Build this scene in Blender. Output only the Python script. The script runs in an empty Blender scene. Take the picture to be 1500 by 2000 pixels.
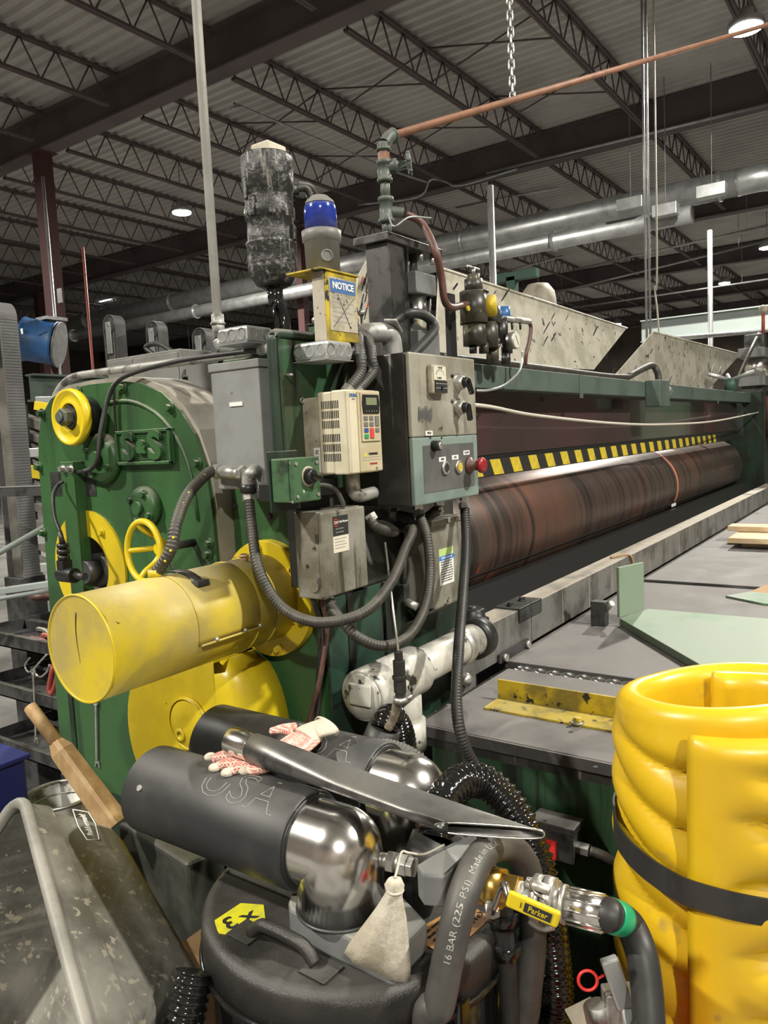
import bpy, bmesh, math, random
from mathutils import Vector, Matrix
random.seed(7)
V = Vector
PI = math.pi
SC = bpy.context.scene
COL = SC.collection

# ------------------------------------------------------------------ camera
FPX = 1500.0
CAMZ = 1.7
UP = V((-750, 15500, 1500)).normalized()
AX = V((1050, 195, -1500)); AX = (AX - UP * AX.dot(UP)).normalized()
AY = UP.cross(AX)
RW = Matrix((AX, AY, UP))            # camera axes -> world axes (X along the machine, Y across it)
cam = bpy.data.cameras.new('camera')
cam.sensor_fit = 'VERTICAL'; cam.sensor_height = 36.0; cam.lens = 36.0 * FPX / 2000.0
cam.clip_start = 0.05; cam.clip_end = 300
camo = bpy.data.objects.new('camera', cam); COL.objects.link(camo)
camo.matrix_world = Matrix.Translation((0, 0, CAMZ)) @ RW.to_4x4()
SC.camera = camo

# ------------------------------------------------------------------ world and exposure
w = bpy.data.worlds.new('world'); SC.world = w; w.use_nodes = True
w.node_tree.nodes['Background'].inputs[0].default_value = (.55, .6, .7, 1)
w.node_tree.nodes['Background'].inputs[1].default_value = 0.0
SC.view_settings.view_transform = 'Standard'
SC.view_settings.look = 'None'
SC.view_settings.gamma = 1.0
SC.view_settings.use_curve_mapping = False
SC.view_settings.exposure = 0.35
LAMP_W = 860.0                       # light of one high-bay lamp

# ------------------------------------------------------------------ measuring: where a sight line meets a plane of the hall
C0 = V((0, 0, CAMZ))
def ray(u, v): return RW @ V(((u - 750) / FPX, -(v - 1000) / FPX, -1))
def X_(u, v, x): d = ray(u, v); return C0 + d * (x / d.x)
def Y_(u, v, y): d = ray(u, v); return C0 + d * (y / d.y)
def Z_(u, v, z): d = ray(u, v); return C0 + d * ((z - CAMZ) / d.z)
def D_(u, v, t): return C0 + ray(u, v) * t

# ------------------------------------------------------------------ materials
MATS = {}
def mat(name, c, r=.5, m=0., c2=None, s=6, lo=.45, hi=.6, st=None, ss=14, slo=.5, shi=.62, dust=None, da=.5,
        bump=0., bs=40, coat=0., em=None, es=0, tr=0, sv=(1, 1, .07), spots=None, ps=30, pth=.66):
    M = bpy.data.materials.new(name); M.use_nodes = True
    N = M.node_tree.nodes; L = M.node_tree.links
    B = N['Principled BSDF']
    B.inputs['Base Color'].default_value = (*c, 1); B.inputs['Roughness'].default_value = r
    B.inputs['Metallic'].default_value = m
    if coat: B.inputs['Coat Weight'].default_value = coat
    if tr: B.inputs['Transmission Weight'].default_value = tr
    if em: B.inputs['Emission Color'].default_value = (*em, 1); B.inputs['Emission Strength'].default_value = es
    tc = N.new('ShaderNodeTexCoord')
    cur = None
    def noise(scale, vec=None, det=6, rough=.6):
        n = N.new('ShaderNodeTexNoise'); n.inputs['Scale'].default_value = scale
        n.inputs['Detail'].default_value = det; n.inputs['Roughness'].default_value = rough
        L.new(vec or tc.outputs['Object'], n.inputs['Vector']); return n.outputs['Fac']
    def ramp(fac, a, b):
        q = N.new('ShaderNodeMapRange'); q.inputs['From Min'].default_value = a; q.inputs['From Max'].default_value = b
        L.new(fac, q.inputs['Value']); return q.outputs['Result']
    def mix(fac, a, b):
        x = N.new('ShaderNodeMix'); x.data_type = 'RGBA'
        L.new(fac, x.inputs['Factor'])
        if isinstance(a, tuple): x.inputs['A'].default_value = (*a, 1)
        else: L.new(a, x.inputs['A'])
        if isinstance(b, tuple): x.inputs['B'].default_value = (*b, 1)
        else: L.new(b, x.inputs['B'])
        return x.outputs['Result']
    if c2: cur = mix(ramp(noise(s), lo, hi), c, c2)
    if st:
        mp = N.new('ShaderNodeMapping'); mp.inputs['Scale'].default_value = (ss * sv[0], ss * sv[1], ss * sv[2])
        L.new(tc.outputs['Object'], mp.inputs['Vector'])
        cur = mix(ramp(noise(1.0, mp.outputs['Vector']), slo, shi), cur or c, st)
    if spots: cur = mix(ramp(noise(ps, det=3), pth, pth + .04), cur or c, spots)
    if dust:
        ge = N.new('ShaderNodeNewGeometry'); sx = N.new('ShaderNodeSeparateXYZ'); L.new(ge.outputs['Normal'], sx.inputs[0])
        a = ramp(sx.outputs['Z'], .25, 1.0)
        mu = N.new('ShaderNodeMath'); mu.operation = 'MULTIPLY'; L.new(a, mu.inputs[0]); L.new(ramp(noise(7), .25, .25 + .5), mu.inputs[1])
        m2 = N.new('ShaderNodeMath'); m2.operation = 'MULTIPLY'; L.new(mu.outputs[0], m2.inputs[0]); m2.inputs[1].default_value = da * 1.6; m2.use_clamp = True
        cur = mix(m2.outputs[0], cur or c, dust)
        rr = N.new('ShaderNodeMapRange'); L.new(m2.outputs[0], rr.inputs['Value']); rr.inputs['To Min'].default_value = r; rr.inputs['To Max'].default_value = max(r, .8)
        L.new(rr.outputs['Result'], B.inputs['Roughness'])
    if cur: L.new(cur, B.inputs['Base Color'])
    if bump:
        bp = N.new('ShaderNodeBump'); bp.inputs['Strength'].default_value = bump; bp.inputs['Distance'].default_value = .01
        L.new(noise(bs), bp.inputs['Height']); L.new(bp.outputs['Normal'], B.inputs['Normal'])
    MATS[name] = M
    return M
def mk_mats():
    D = (.30, .28, .235)
    mat('concrete', (.16, .155, .145), .8, c2=(.09, .087, .082), s=1.5, bump=.1)
    mat('wall', (.17, .14, .115), .9, c2=(.12, .10, .09), s=.7)
    mat('roof_deck', (.52, .50, .47), .75, c2=(.43, .41, .39), s=.6)
    mat('joist_paint', (.11, .085, .085), .7)
    mat('girder_paint', (.13, .105, .105), .7, c2=(.10, .08, .08), s=1)
    mat('column_red', (.085, .035, .035), .6)
    mat('galv', (.52, .53, .53), .38, .7, c2=(.40, .41, .41), s=4)
    mat('conduit_steel', (.80, .80, .77), .35, .25, c2=(.66, .66, .63), s=8)
    mat('galv_dirty', (.40, .40, .38), .5, .5, c2=(.12, .115, .10), s=18, lo=.5, hi=.62, dust=D)
    mat('chrome', (.80, .78, .75), .20, 1, c2=(.58, .56, .54), s=9, lo=.55, hi=.8)
    mat('zinc', (.58, .57, .54), .40, .8, c2=(.36, .35, .32), s=25)
    mat('steel_dark', (.10, .10, .10), .45, .6, c2=(.04, .04, .04), s=12)
    mat('steel_dusty', (.17, .165, .16), .32, .75, c2=(.07, .07, .068), s=14, dust=(.24, .23, .205), da=.55)
    mat('green', (.036, .105, .034), .42, c2=(.024, .066, .024), s=3, st=(.012, .03, .016), ss=10, slo=.58, shi=.74, bump=.05, dust=(.42, .38, .33), da=.75, spots=(.02, .02, .018), ps=40, pth=.72)
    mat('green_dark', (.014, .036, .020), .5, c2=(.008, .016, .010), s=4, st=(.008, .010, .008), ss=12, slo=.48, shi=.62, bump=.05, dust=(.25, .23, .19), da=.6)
    mat('green_oily', (.028, .075, .035), .35, c2=(.05, .06, .035), s=5, st=(.010, .012, .009), ss=22, slo=.44, shi=.58, bump=.08)
    mat('green_box', (.05, .115, .05), .5, c2=(.02, .035, .02), s=14, lo=.5, hi=.62, spots=(.5, .5, .45), ps=38, pth=.68, dust=(.2, .2, .14))
    mat('green_beam', (.085, .115, .098), .5, c2=(.06, .085, .072), s=3, dust=D, da=.7)
    mat('green_plate', (.20, .26, .19), .55, c2=(.10, .20, .11), s=3, lo=.5, hi=.7)
    mat('green_strip', (.022, .060, .038), .5, c2=(.012, .032, .022), s=5)
    mat('black_grime', (.022, .021, .019), .42, c2=(.05, .048, .043), s=7, st=(.30, .30, .28), ss=30, slo=.59, shi=.72, bump=.12)
    mat('black', (.015, .015, .015), .4)
    mat('black_gloss', (.008, .008, .008), .12, coat=.6)
    mat('rubber', (.020, .0195, .019), .5, c2=(.032, .031, .029), s=9)
    mat('rubber_dirty', (.030, .028, .023), .5, c2=(.062, .056, .045), s=30, lo=.45, hi=.7, dust=(.2, .185, .15), da=.3)
    mat('hose_grey', (.042, .040, .037), .5, c2=(.065, .062, .056), s=16, dust=(.22, .21, .18), da=.3)
    mat('yellow', (.62, .47, .014), .38, c2=(.52, .38, .014), s=5, st=(.34, .27, .06), ss=9, slo=.58, shi=.8, spots=(.05, .04, .02), ps=45, pth=.74, bump=.04)
    mat('yellow_dusty', (.58, .44, .018), .36, c2=(.38, .30, .085), s=4.5, lo=.40, hi=.62, spots=(.05, .04, .02), ps=35, pth=.74, dust=(.36, .30, .15), da=1.2, bump=.04)
    mat('yellow_worn', (.55, .40, .02), .5, c2=(.22, .17, .03), s=10, spots=(.02, .018, .015), ps=26, pth=.6, dust=(.42, .36, .2), da=.4)
    mat('yellow_mat', (.66, .43, .012), .36, c2=(.60, .38, .012), s=3, coat=.2, spots=(.42, .28, .04), ps=7, pth=.66)
    mat('yellow_plain', (.66, .50, .012), .38)
    mat('grey_paint', (.235, .24, .235), .5, c2=(.17, .172, .165), s=7, lo=.45, hi=.7, spots=(.07, .068, .06), ps=16, pth=.68)
    mat('grey_light', (.20, .198, .185), .5, c2=(.155, .152, .14), s=4, dust=(.3, .28, .24), da=.4)
    mat('grey_cast', (.18, .185, .185), .5, c2=(.13, .135, .135), s=5, dust=(.30, .29, .26), da=.7)
    mat('box_dirty', (.30, .29, .25), .45, .2, c2=(.13, .12, .09), s=6, lo=.4, hi=.62, st=(.05, .045, .035), ss=24, slo=.54, shi=.62, spots=(.03, .028, .02), ps=30, pth=.66)
    mat('panel_upper', (.40, .38, .32), .42, .3, c2=(.27, .25, .2), s=6, st=(.14, .13, .10), ss=20, slo=.58, shi=.72, spots=(.05, .05, .04), ps=22, pth=.68)
    mat('panel_lower', (.20, .255, .23), .45, c2=(.15, .20, .18), s=8, spots=(.05, .05, .04), ps=26, pth=.72)
    mat('panel_inset', (.085, .085, .085), .55, c2=(.11, .11, .105), s=10)
    mat('beige', (.62, .57, .43), .5, c2=(.52, .47, .34), s=6, spots=(.2, .17, .1), ps=40, pth=.72)
    mat('beige_face', (.50, .44, .30), .5, c2=(.42, .36, .23), s=5)
    mat('cream_dirty', (.42, .38, .30), .6, c2=(.25, .22, .16), s=12, spots=(.05, .05, .04), ps=40, pth=.64)
    mat('pvc_dirty', (.55, .54, .49), .35, c2=(.22, .21, .17), s=9, lo=.48, hi=.66, spots=(.03, .03, .025), ps=16, pth=.6, coat=.5)
    mat('white', (.75, .75, .72), .5)
    mat('white_dirty', (.62, .58, .48), .8, c2=(.40, .36, .28), s=9, lo=.5, hi=.7)
    mat('lcd', (.20, .22, .13), .3)
    mat('key_grey', (.16, .16, .15), .5)
    mat('key_blue', (.03, .08, .30), .45)
    mat('key_red', (.60, .06, .05), .45)
    mat('key_green', (.03, .30, .10), .45)
    mat('ink', (.02, .02, .02), .6)
    mat('ink_grey', (.32, .31, .28), .6)
    mat('ink_red', (.45, .05, .03), .6)
    mat('ink_blue', (.05, .13, .33), .6)
    mat('label_green', (.45, .60, .20), .6)
    mat('label_blue', (.03, .20, .60), .6)
    mat('estop', (.27, .013, .017), .35)
    mat('red', (.60, .03, .025), .4)
    mat('red_dull', (.11, .045, .034), .5, c2=(.06, .032, .027), s=20)
    mat('blue_lens', (.018, .038, .27), .15, coat=.5, dust=(.33, .32, .32), da=1.1)
    mat('blue_paint', (.02, .09, .25), .4, c2=(.03, .07, .15), s=4)
    mat('blue_bin', (.015, .022, .12), .45)
    mat('roller', (.085, .062, .052), .38, .45, c2=(.16, .075, .050), s=1.6, lo=.48, hi=.75, st=(.030, .026, .024), ss=14, slo=.47, shi=.66, sv=(1, .06, .06), spots=(.30, .085, .045), ps=3.2, pth=.68, bump=.03)
    mat('roller_tape', (.50, .17, .10), .5)
    mat('guard_film', (.050, .035, .033), .15, .2, c2=(.085, .040, .042), s=1.3, lo=.45, hi=.7, coat=.4)
    mat('sheet', (.58, .55, .46), .4, .1, c2=(.42, .40, .32), s=5, spots=(.09, .085, .07), ps=11, pth=.64)
    mat('rail', (.20, .195, .18), .45, .3, c2=(.075, .07, .062), s=6, lo=.46, hi=.66, st=(.05, .047, .042), ss=9, slo=.56, shi=.72, spots=(.03, .028, .025), ps=8, pth=.66, dust=(.40, .36, .30), da=1.1)
    mat('deck', (.11, .105, .105), .5, .2, c2=(.075, .072, .072), s=3, dust=(.22, .205, .195), da=.7)
    mat('wood', (.50, .34, .17), .6, c2=(.38, .24, .11), s=14, st=(.36, .23, .11), ss=20)
    mat('plywood', (.60, .46, .29), .6, c2=(.50, .37, .22), s=8)
    mat('cardboard', (.42, .27, .14), .8, c2=(.36, .23, .12), s=5)
    mat('tub', (.085, .082, .070), .5, c2=(.20, .195, .17), s=7, lo=.40, hi=.62, spots=(.33, .30, .23), ps=42, pth=.60, bump=.12, bs=25, dust=(.25, .24, .21), da=.5, st=(.24, .23, .20), ss=16, slo=.55, shi=.75, sv=(.2, .2, 2))
    mat('bin_dark', (.035, .037, .030), .45, c2=(.07, .07, .055), s=6, dust=(.10, .10, .08), da=.6)
    mat('deck_front', (.024, .066, .028), .5, c2=(.016, .040, .020), s=4, lo=.45, hi=.65, st=(.010, .011, .009), ss=22, slo=.46, shi=.60)
    mat('tub_inside', (.25, .24, .21), .5, c2=(.17, .165, .145), s=8, bump=.15, bs=12)
    mat('muffler', (.022, .0225, .024), .42, c2=(.036, .036, .037), s=6, dust=(.13, .125, .115), da=.42)
    mat('drum_lid', (.020, .019, .018), .28, c2=(.032, .030, .027), s=7, dust=(.085, .08, .07), da=.6, bump=.25, bs=260)
    mat('sticker_yellow', (.66, .62, .02), .5, c2=(.50, .47, .05), s=30)
    mat('sticker_orange', (.45, .22, .06), .6, c2=(.36, .18, .06), s=12)
    mat('brass', (.60, .40, .10), .25, .9, c2=(.42, .27, .07), s=20)
    mat('cloth', (.50, .46, .38), .9, c2=(.38, .34, .26), s=14, bump=.3, bs=90)
    mat('knit', (.56, .51, .41), .95, bump=.5, bs=160)
    mat('glove_dots', (.58, .12, .10), .7)
    mat('green_tape', (.01, .30, .13), .4)
    mat('orange_pipe', (.30, .145, .085), .5, c2=(.22, .11, .075), s=8, dust=(.42, .30, .22), da=.6)
    mat('iron_green', (.085, .105, .09), .5, c2=(.05, .06, .05), s=14, dust=D, da=.4)
    mat('paint_drip', (.025, .025, .025), .25, c2=(.17, .165, .15), s=60, lo=.52, hi=.66, st=(.36, .35, .31), ss=60, slo=.58, shi=.68, bump=.7, bs=45)
    mat('reg_body', (.030, .028, .022), .4, c2=(.07, .063, .042), s=14, spots=(.26, .23, .11), ps=24, pth=.66)
    mat('gauge_face', (.60, .58, .48), .5)
    mat('tank', (.50, .46, .38), .6, c2=(.38, .34, .27), s=3)
    mat('belt', (.10, .10, .10), .55, c2=(.14, .14, .14), s=8)
    mat('post_steel', (.30, .29, .26), .4, .6, c2=(.18, .17, .15), s=6)
    mat('tool_red', (.30, .06, .045), .5)
    mat('pale_beam', (.26, .295, .285), .5)
    mat('teal', (.035, .085, .062), .5)
    mat('lamp_lens', (1, 1, 1), .4, em=(.93, .96, 1), es=60)
    mat('lens_far', (1, 1, 1), .4, em=(.95, .97, 1), es=40)
    mat('rope', (.45, .42, .36), .8)
    mat('hazard_black', (.02, .02, .02), .5)
    mat('hazard_yellow', (.62, .48, .03), .5, c2=(.45, .34, .04), s=14)
    mat('clear_hose', (.12, .10, .075), .3, c2=(.22, .19, .14), s=60, coat=.4)
mk_mats()

# ------------------------------------------------------------------ geometry helpers
def frame(z, x=None):
    z = V(z).normalized()
    if x is None: x = V((0, 0, 1)) if abs(z.z) < .9 else V((1, 0, 0))
    x = V(x); x = (x - z * x.dot(z)).normalized()
    return x, z.cross(x), z
def catmull(pts, n):
    P = [V(p) for p in pts]
    if len(P) < 3 or n <= 1: return P
    E = [P[0] * 2 - P[1]] + P + [P[-1] * 2 - P[-2]]
    out = []
    for i in range(1, len(E) - 2):
        a, b, c, d = E[i - 1:i + 3]
        for k in range(n):
            t = k / n
            out.append(.5 * ((2 * b) + (c - a) * t + (2 * a - 5 * b + 4 * c - d) * t * t + (3 * b - a - 3 * c + d) * t ** 3))
    out.append(P[-1]); return out
class G:
    def __init__(s): s.v = []; s.f = []; s.sm = []
    def add(s, vs, fs, smooth=False):
        b = len(s.v); s.v += [V(p) for p in vs]
        for f in fs: s.f.append([b + i for i in f]); s.sm.append(smooth)
        return s
    def bx(s, a, b):
        x0, x1 = sorted((a[0], b[0])); y0, y1 = sorted((a[1], b[1])); z0, z1 = sorted((a[2], b[2]))
        return s.add([(x0, y0, z0), (x1, y0, z0), (x1, y1, z0), (x0, y1, z0), (x0, y0, z1), (x1, y0, z1), (x1, y1, z1), (x0, y1, z1)],
                     [(0, 3, 2, 1), (4, 5, 6, 7), (0, 1, 5, 4), (1, 2, 6, 5), (2, 3, 7, 6), (3, 0, 4, 7)])
    def obox(s, c, u, v, d):                       # centre, two axes, full sizes along u, v, u x v
        u = V(u).normalized(); v = V(v); v = (v - u * v.dot(u)).normalized(); n = u.cross(v); c = V(c); o = []
        for k in (-.5, .5):
            for i, j in ((-.5, -.5), (.5, -.5), (.5, .5), (-.5, .5)): o.append(c + u * (i * d[0]) + v * (j * d[1]) + n * (k * d[2]))
        return s.add(o, [(0, 3, 2, 1), (4, 5, 6, 7), (0, 1, 5, 4), (1, 2, 6, 5), (2, 3, 7, 6), (3, 0, 4, 7)])
    def beam(s, a, b, w, h, upv=(0, 0, 1)):
        a = V(a); b = V(b); return s.obox((a + b) / 2, b - a, upv, ((b - a).length, h, w))
    def lathe(s, o, ax, prof, n=24, x=None, cap=True, smooth=True):
        x, y, z = frame(ax, x); o = V(o); vs = []; fs = []
        for r, h in prof:
            for i in range(n):
                a = 2 * PI * i / n; vs.append(o + z * h + (x * math.cos(a) + y * math.sin(a)) * r)
        for k in range(len(prof) - 1):
            for i in range(n): fs.append((k * n + i, k * n + (i + 1) % n, (k + 1) * n + (i + 1) % n, (k + 1) * n + i))
        s.add(vs, fs, smooth)
        if cap:
            b = len(s.v) - len(vs)
            if prof[0][0] > 1e-6: s.f.append([b + i for i in range(n)][::-1]); s.sm.append(False)
            if prof[-1][0] > 1e-6: s.f.append([b + (len(prof) - 1) * n + i for i in range(n)]); s.sm.append(False)
        return s
    def cyl(s, a, b, r, r2=None, n=20, smooth=True, x=None):
        a = V(a); b = V(b); L = (b - a).length
        return s.lathe(a, b - a, [(r, 0), (r if r2 is None else r2, L)], n, smooth=smooth, x=x)
    def ring(s, o, ax, r0, r1, t, n=32):           # flat annulus, thickness t along ax
        s.lathe(o, ax, [(r0, 0), (r1, 0), (r1, t), (r0, t), (r0, 0)], n, cap=False, smooth=False); return s
    def tube(s, pts, r, n=10, k=6, cap=True, flat=None):
        P = catmull(pts, k); m = len(P); vs = []; fs = []
        T = [(P[min(i + 1, m - 1)] - P[max(i - 1, 0)]).normalized() for i in range(m)]
        x, y, _ = frame(T[0])
        for i in range(m):
            x = (x - T[i] * x.dot(T[i])).normalized(); y = T[i].cross(x)
            rr = r(i / (m - 1)) if callable(r) else r
            for j in range(n):
                a = 2 * PI * j / n; vs.append(P[i] + (x * math.cos(a) + y * math.sin(a)) * rr)
        for i in range(m - 1):
            for j in range(n): fs.append((i * n + j, i * n + (j + 1) % n, (i + 1) * n + (j + 1) % n, (i + 1) * n + j))
        s.add(vs, fs, True)
        if cap:
            b = len(s.v) - len(vs); s.f.append([b + j for j in range(n)][::-1]); s.f.append([b + (m - 1) * n + j for j in range(n)]); s.sm += [False, False]
        return s
    def ribbed(s, pts, r, pitch, depth=.12, n=14, k=12, sharp=False):
        P = catmull(pts, k); L = [0]
        for i in range(1, len(P)): L.append(L[-1] + (P[i] - P[i - 1]).length)
        tot = L[-1]; m = max(8, int(tot / pitch) * 5); Q = []; j = 0
        for q in range(m + 1):
            d = tot * q / m
            while j < len(L) - 2 and L[j + 1] < d: j += 1
            t = (d - L[j]) / max(1e-9, L[j + 1] - L[j]); Q.append(P[j].lerp(P[j + 1], min(1, t)))
        return s.tube(Q, lambda t: r * (1 + depth * math.cos(2 * PI * t * tot / pitch)), n, 1)
    def torus(s, c, ax, R, r, n=36, m=10, x=None, sq=1.0):
        x, y, z = frame(ax, x); c = V(c); vs = []; fs = []
        for i in range(n):
            a = 2 * PI * i / n; d = x * math.cos(a) + y * math.sin(a)
            for j in range(m):
                b = 2 * PI * j / m; vs.append(c + d * (R + r * math.cos(b)) + z * (r * sq * math.sin(b)))
        for i in range(n):
            for j in range(m): fs.append((i * m + j, ((i + 1) % n) * m + j, ((i + 1) % n) * m + (j + 1) % m, i * m + (j + 1) % m))
        return s.add(vs, fs, True)
    def prism(s, poly, d):                         # closed 3-D outline pushed along the vector d
        n = len(poly); a = [V(p) for p in poly]; b = [p + V(d) for p in a]
        fs = [tuple(range(n))[::-1], tuple(range(n, 2 * n))] + [(i, (i + 1) % n, n + (i + 1) % n, n + i) for i in range(n)]
        return s.add(a + b, fs)
    def loft(s, loops, cap=True, smooth=True, closed=True):
        n = len(loops[0]); vs = [p for l in loops for p in l]; fs = []
        for k in range(len(loops) - 1):
            for i in range(n if closed else n - 1): fs.append((k * n + i, k * n + (i + 1) % n, (k + 1) * n + (i + 1) % n, (k + 1) * n + i))
        s.add(vs, fs, smooth)
        if cap and closed:
            b = len(s.v) - len(vs); s.f.append([b + i for i in range(n)][::-1]); s.f.append([b + (len(loops) - 1) * n + i for i in range(n)]); s.sm += [False, False]
        return s
    def sph(s, c, r, n=16, m=8, sc=(1, 1, 1)):
        c = V(c); prof = [(max(1e-5, r * math.sin(PI * i / m)), -r * math.cos(PI * i / m)) for i in range(m + 1)]
        b = len(s.v); s.lathe((0, 0, 0), (0, 0, 1), prof, n, x=(1, 0, 0), cap=False)
        for i in range(b, len(s.v)): p = s.v[i]; s.v[i] = c + V((p.x * sc[0], p.y * sc[1], p.z * sc[2]))
        return s
    def hexn(s, a, b, r): return s.cyl(a, b, r, n=6, smooth=False)
    def build(s, name, m, parent=None, bev=0, seg=2, label=None, kind=None):
        me = bpy.data.meshes.new(name); me.from_pydata([tuple(p) for p in s.v], [], s.f)
        bm = bmesh.new(); bm.from_mesh(me); bmesh.ops.recalc_face_normals(bm, faces=bm.faces); bm.to_mesh(me); bm.free()
        me.polygons.foreach_set('use_smooth', s.sm)
        me.materials.append(MATS[m] if isinstance(m, str) else m); me.update()
        o = bpy.data.objects.new(name, me); COL.objects.link(o)
        if parent: o.parent = parent
        if bev:
            b = o.modifiers.new('bevel', 'BEVEL'); b.width = bev; b.segments = seg; b.limit_method = 'ANGLE'; b.angle_limit = .7
        if label: o['label'] = label
        if kind: o['kind'] = kind
        return o
def thing(name, label, cat, group=None):
    o = bpy.data.objects.new(name, None); o.empty_display_size = .05; COL.objects.link(o)
    o['label'] = label; o['category'] = cat
    if group: o['group'] = group
    return o
def one(o, label, cat, group=None):
    o['label'] = label; o['category'] = cat
    if group: o['group'] = group
    return o
def struct(o, label=None):
    o['kind'] = 'structure'
    if label: o['label'] = label
    return o
def copy_part(o, parent, loc):
    c = o.copy(); COL.objects.link(c); c.parent = parent; c.location = loc; return c
def txt(body, size, o, xd, yd, m, parent, name='lettering', ext=.0006, off=0., align='CENTER', sx=1.0, outline=False):
    cu = bpy.data.curves.new(name, 'FONT'); cu.body = body; cu.size = size; cu.extrude = ext; cu.offset = off
    cu.align_x = align; cu.align_y = 'CENTER'; cu.resolution_u = 3
    if outline: cu.fill_mode = 'NONE'; cu.extrude = 0; cu.bevel_depth = .0007; cu.bevel_resolution = 0
    to = bpy.data.objects.new(name, cu)
    me = bpy.data.meshes.new_from_object(to)
    bpy.data.objects.remove(to); bpy.data.curves.remove(cu)
    x = V(xd).normalized(); y = V(yd); y = (y - x * y.dot(x)).normalized(); z = x.cross(y)
    T = Matrix.Translation(V(o)) @ Matrix((x, y, z)).transposed().to_4x4() @ Matrix.Diagonal((sx, 1, 1, 1))
    me.transform(T); me.materials.clear(); me.materials.append(MATS[m]); me.name = name
    ob = bpy.data.objects.new(name, me); COL.objects.link(ob)
    if parent: ob.parent = parent
    return ob
XA, YA, ZA = V((1, 0, 0)), V((0, 1, 0)), V((0, 0, 1))
def bolt(a, d, r, h, m, parent, name='bolt', washer=True):
    d = V(d).normalized(); a = V(a); g = G()
    if washer: g.cyl(a, a + d * (h * .25), r * 1.5, n=12)
    g.hexn(a, a + d * h, r); return g.build(name, m, parent)

# ================================================================== the hall
RX0, RX1, RY0, RY1, RZ = -9.0, 52.0, -9.0, 44.0, 8.15
struct(G().bx((RX0, RY0, -.1), (RX1, RY1, 0)).build('floor', 'concrete'))
struct(G().bx((RX1, RY0, 0), (RX1 + .2, RY1, RZ + .3)).build('wall_back', 'wall'))
struct(G().bx((RX0, RY1, 0), (RX1, RY1 + .2, RZ + .3)).build('wall_left', 'wall'))
struct(G().bx((RX0, RY0 - .2, 0), (RX1, RY0, RZ + .3)).build('wall_right', 'wall'))
struct(G().bx((RX0 - .2, RY0, 0), (RX0, RY1, RZ + .3)).build('wall_front', 'wall'))
def deck():
    g = G(); pitch = .23; x = RX0; prof = []
    while x < RX1:
        prof += [(x, 0), (x + .09, 0), (x + .125, .06), (x + .195, .06)]; x += pitch
    prof.append((RX1, 0)); vs = []; fs = []
    for px, pz in prof: vs += [(px, RY0, RZ + pz), (px, RY1, RZ + pz)]
    for i in range(len(prof) - 1): fs.append((2 * i, 2 * i + 1, 2 * i + 3, 2 * i + 2))
    g.add(vs, fs)
    g.bx((RX0, RY0, RZ + .2), (RX1, RY1, RZ + .3))
    return g.build('ceiling', 'roof_deck')
struct(deck())

# girders run across, joists along the machine
GX = [1.6, 9.04, 16.5, 23.95, 31.4, 38.85, 46.3]
for i, x in enumerate(GX):
    t = thing('roof_girder', 'deep dark steel roof girder of welded plate running across the hall', 'girder', 'roof girders')
    G().bx((x - .16, RY0, 7.47), (x + .16, RY1, 7.50)).build('bottom_flange', 'girder_paint', t)
    G().bx((x - .012, RY0, 7.50), (x + .012, RY1, 8.08)).build('web', 'girder_paint', t)
    G().bx((x - .16, RY0, 8.08), (x + .16, RY1, 8.10)).build('top_flange', 'girder_paint', t)
def joist(x0, x1, y, proto):
    t = thing('roof_joist', 'slim open-web steel roof joist with zigzag bars under the corrugated deck', 'joist', 'open-web roof joists')
    if proto is None:
        L = x1 - x0; zt, zb = 8.12, 7.52
        top = G().bx((x0, -.05, zt - .05), (x1, -.006, zt)).bx((x0, .006, zt - .05), (x1, .05, zt)).build('top_chord', 'joist_paint', t)
        bot = G().bx((x0 + .35, -.05, zb), (x1 - .35, -.006, zb + .045)).bx((x0 + .35, .006, zb), (x1 - .35, .05, zb + .045)).build('bottom_chord', 'joist_paint', t)
        w = G(); n = 11; s = (L - .7) / n
        for k in range(n):
            a = x0 + .35 + k * s
            w.cyl((a, 0, zb + .02), (a + s / 2, 0, zt - .03), .014, n=6); w.cyl((a + s / 2, 0, zt - .03), (a + s, 0, zb + .02), .014, n=6)
        web = w.build('web_bars', 'joist_paint', t, kind='stuff')
        for o in (top, bot, web): o.location = (0, y, 0)
        return [top, bot, web]
    for o in proto: copy_part(o, t, (0, y, 0))
    return proto
for b in range(6):
    proto = None
    for k in range(-2 if 0 < b < 3 else 0, 9 if b == 0 else 12):
        proto = joist(GX[b], GX[b + 1], 6.85 + 2.28 * k, proto)
# X bridging between the near joists
for bx_, ky in ((11.6, 0), (14.0, 0), (11.6, -1), (14.0, -1), (11.6, 1), (14.0, 1)):
    y0 = 6.85 + 2.28 * ky; t = thing('joist_bridging', 'thin crossed steel bars bracing two roof joists', 'brace', 'joist cross braces')
    G().cyl((bx_, y0 + .06, 7.55), (bx_, y0 + 2.22, 8.08), .016, n=6).build('brace_bar', 'joist_paint', t)
    G().cyl((bx_ + .04, y0 + .06, 8.08), (bx_ + .04, y0 + 2.22, 7.55), .016, n=6).build('brace_bar', 'joist_paint', t)

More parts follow.
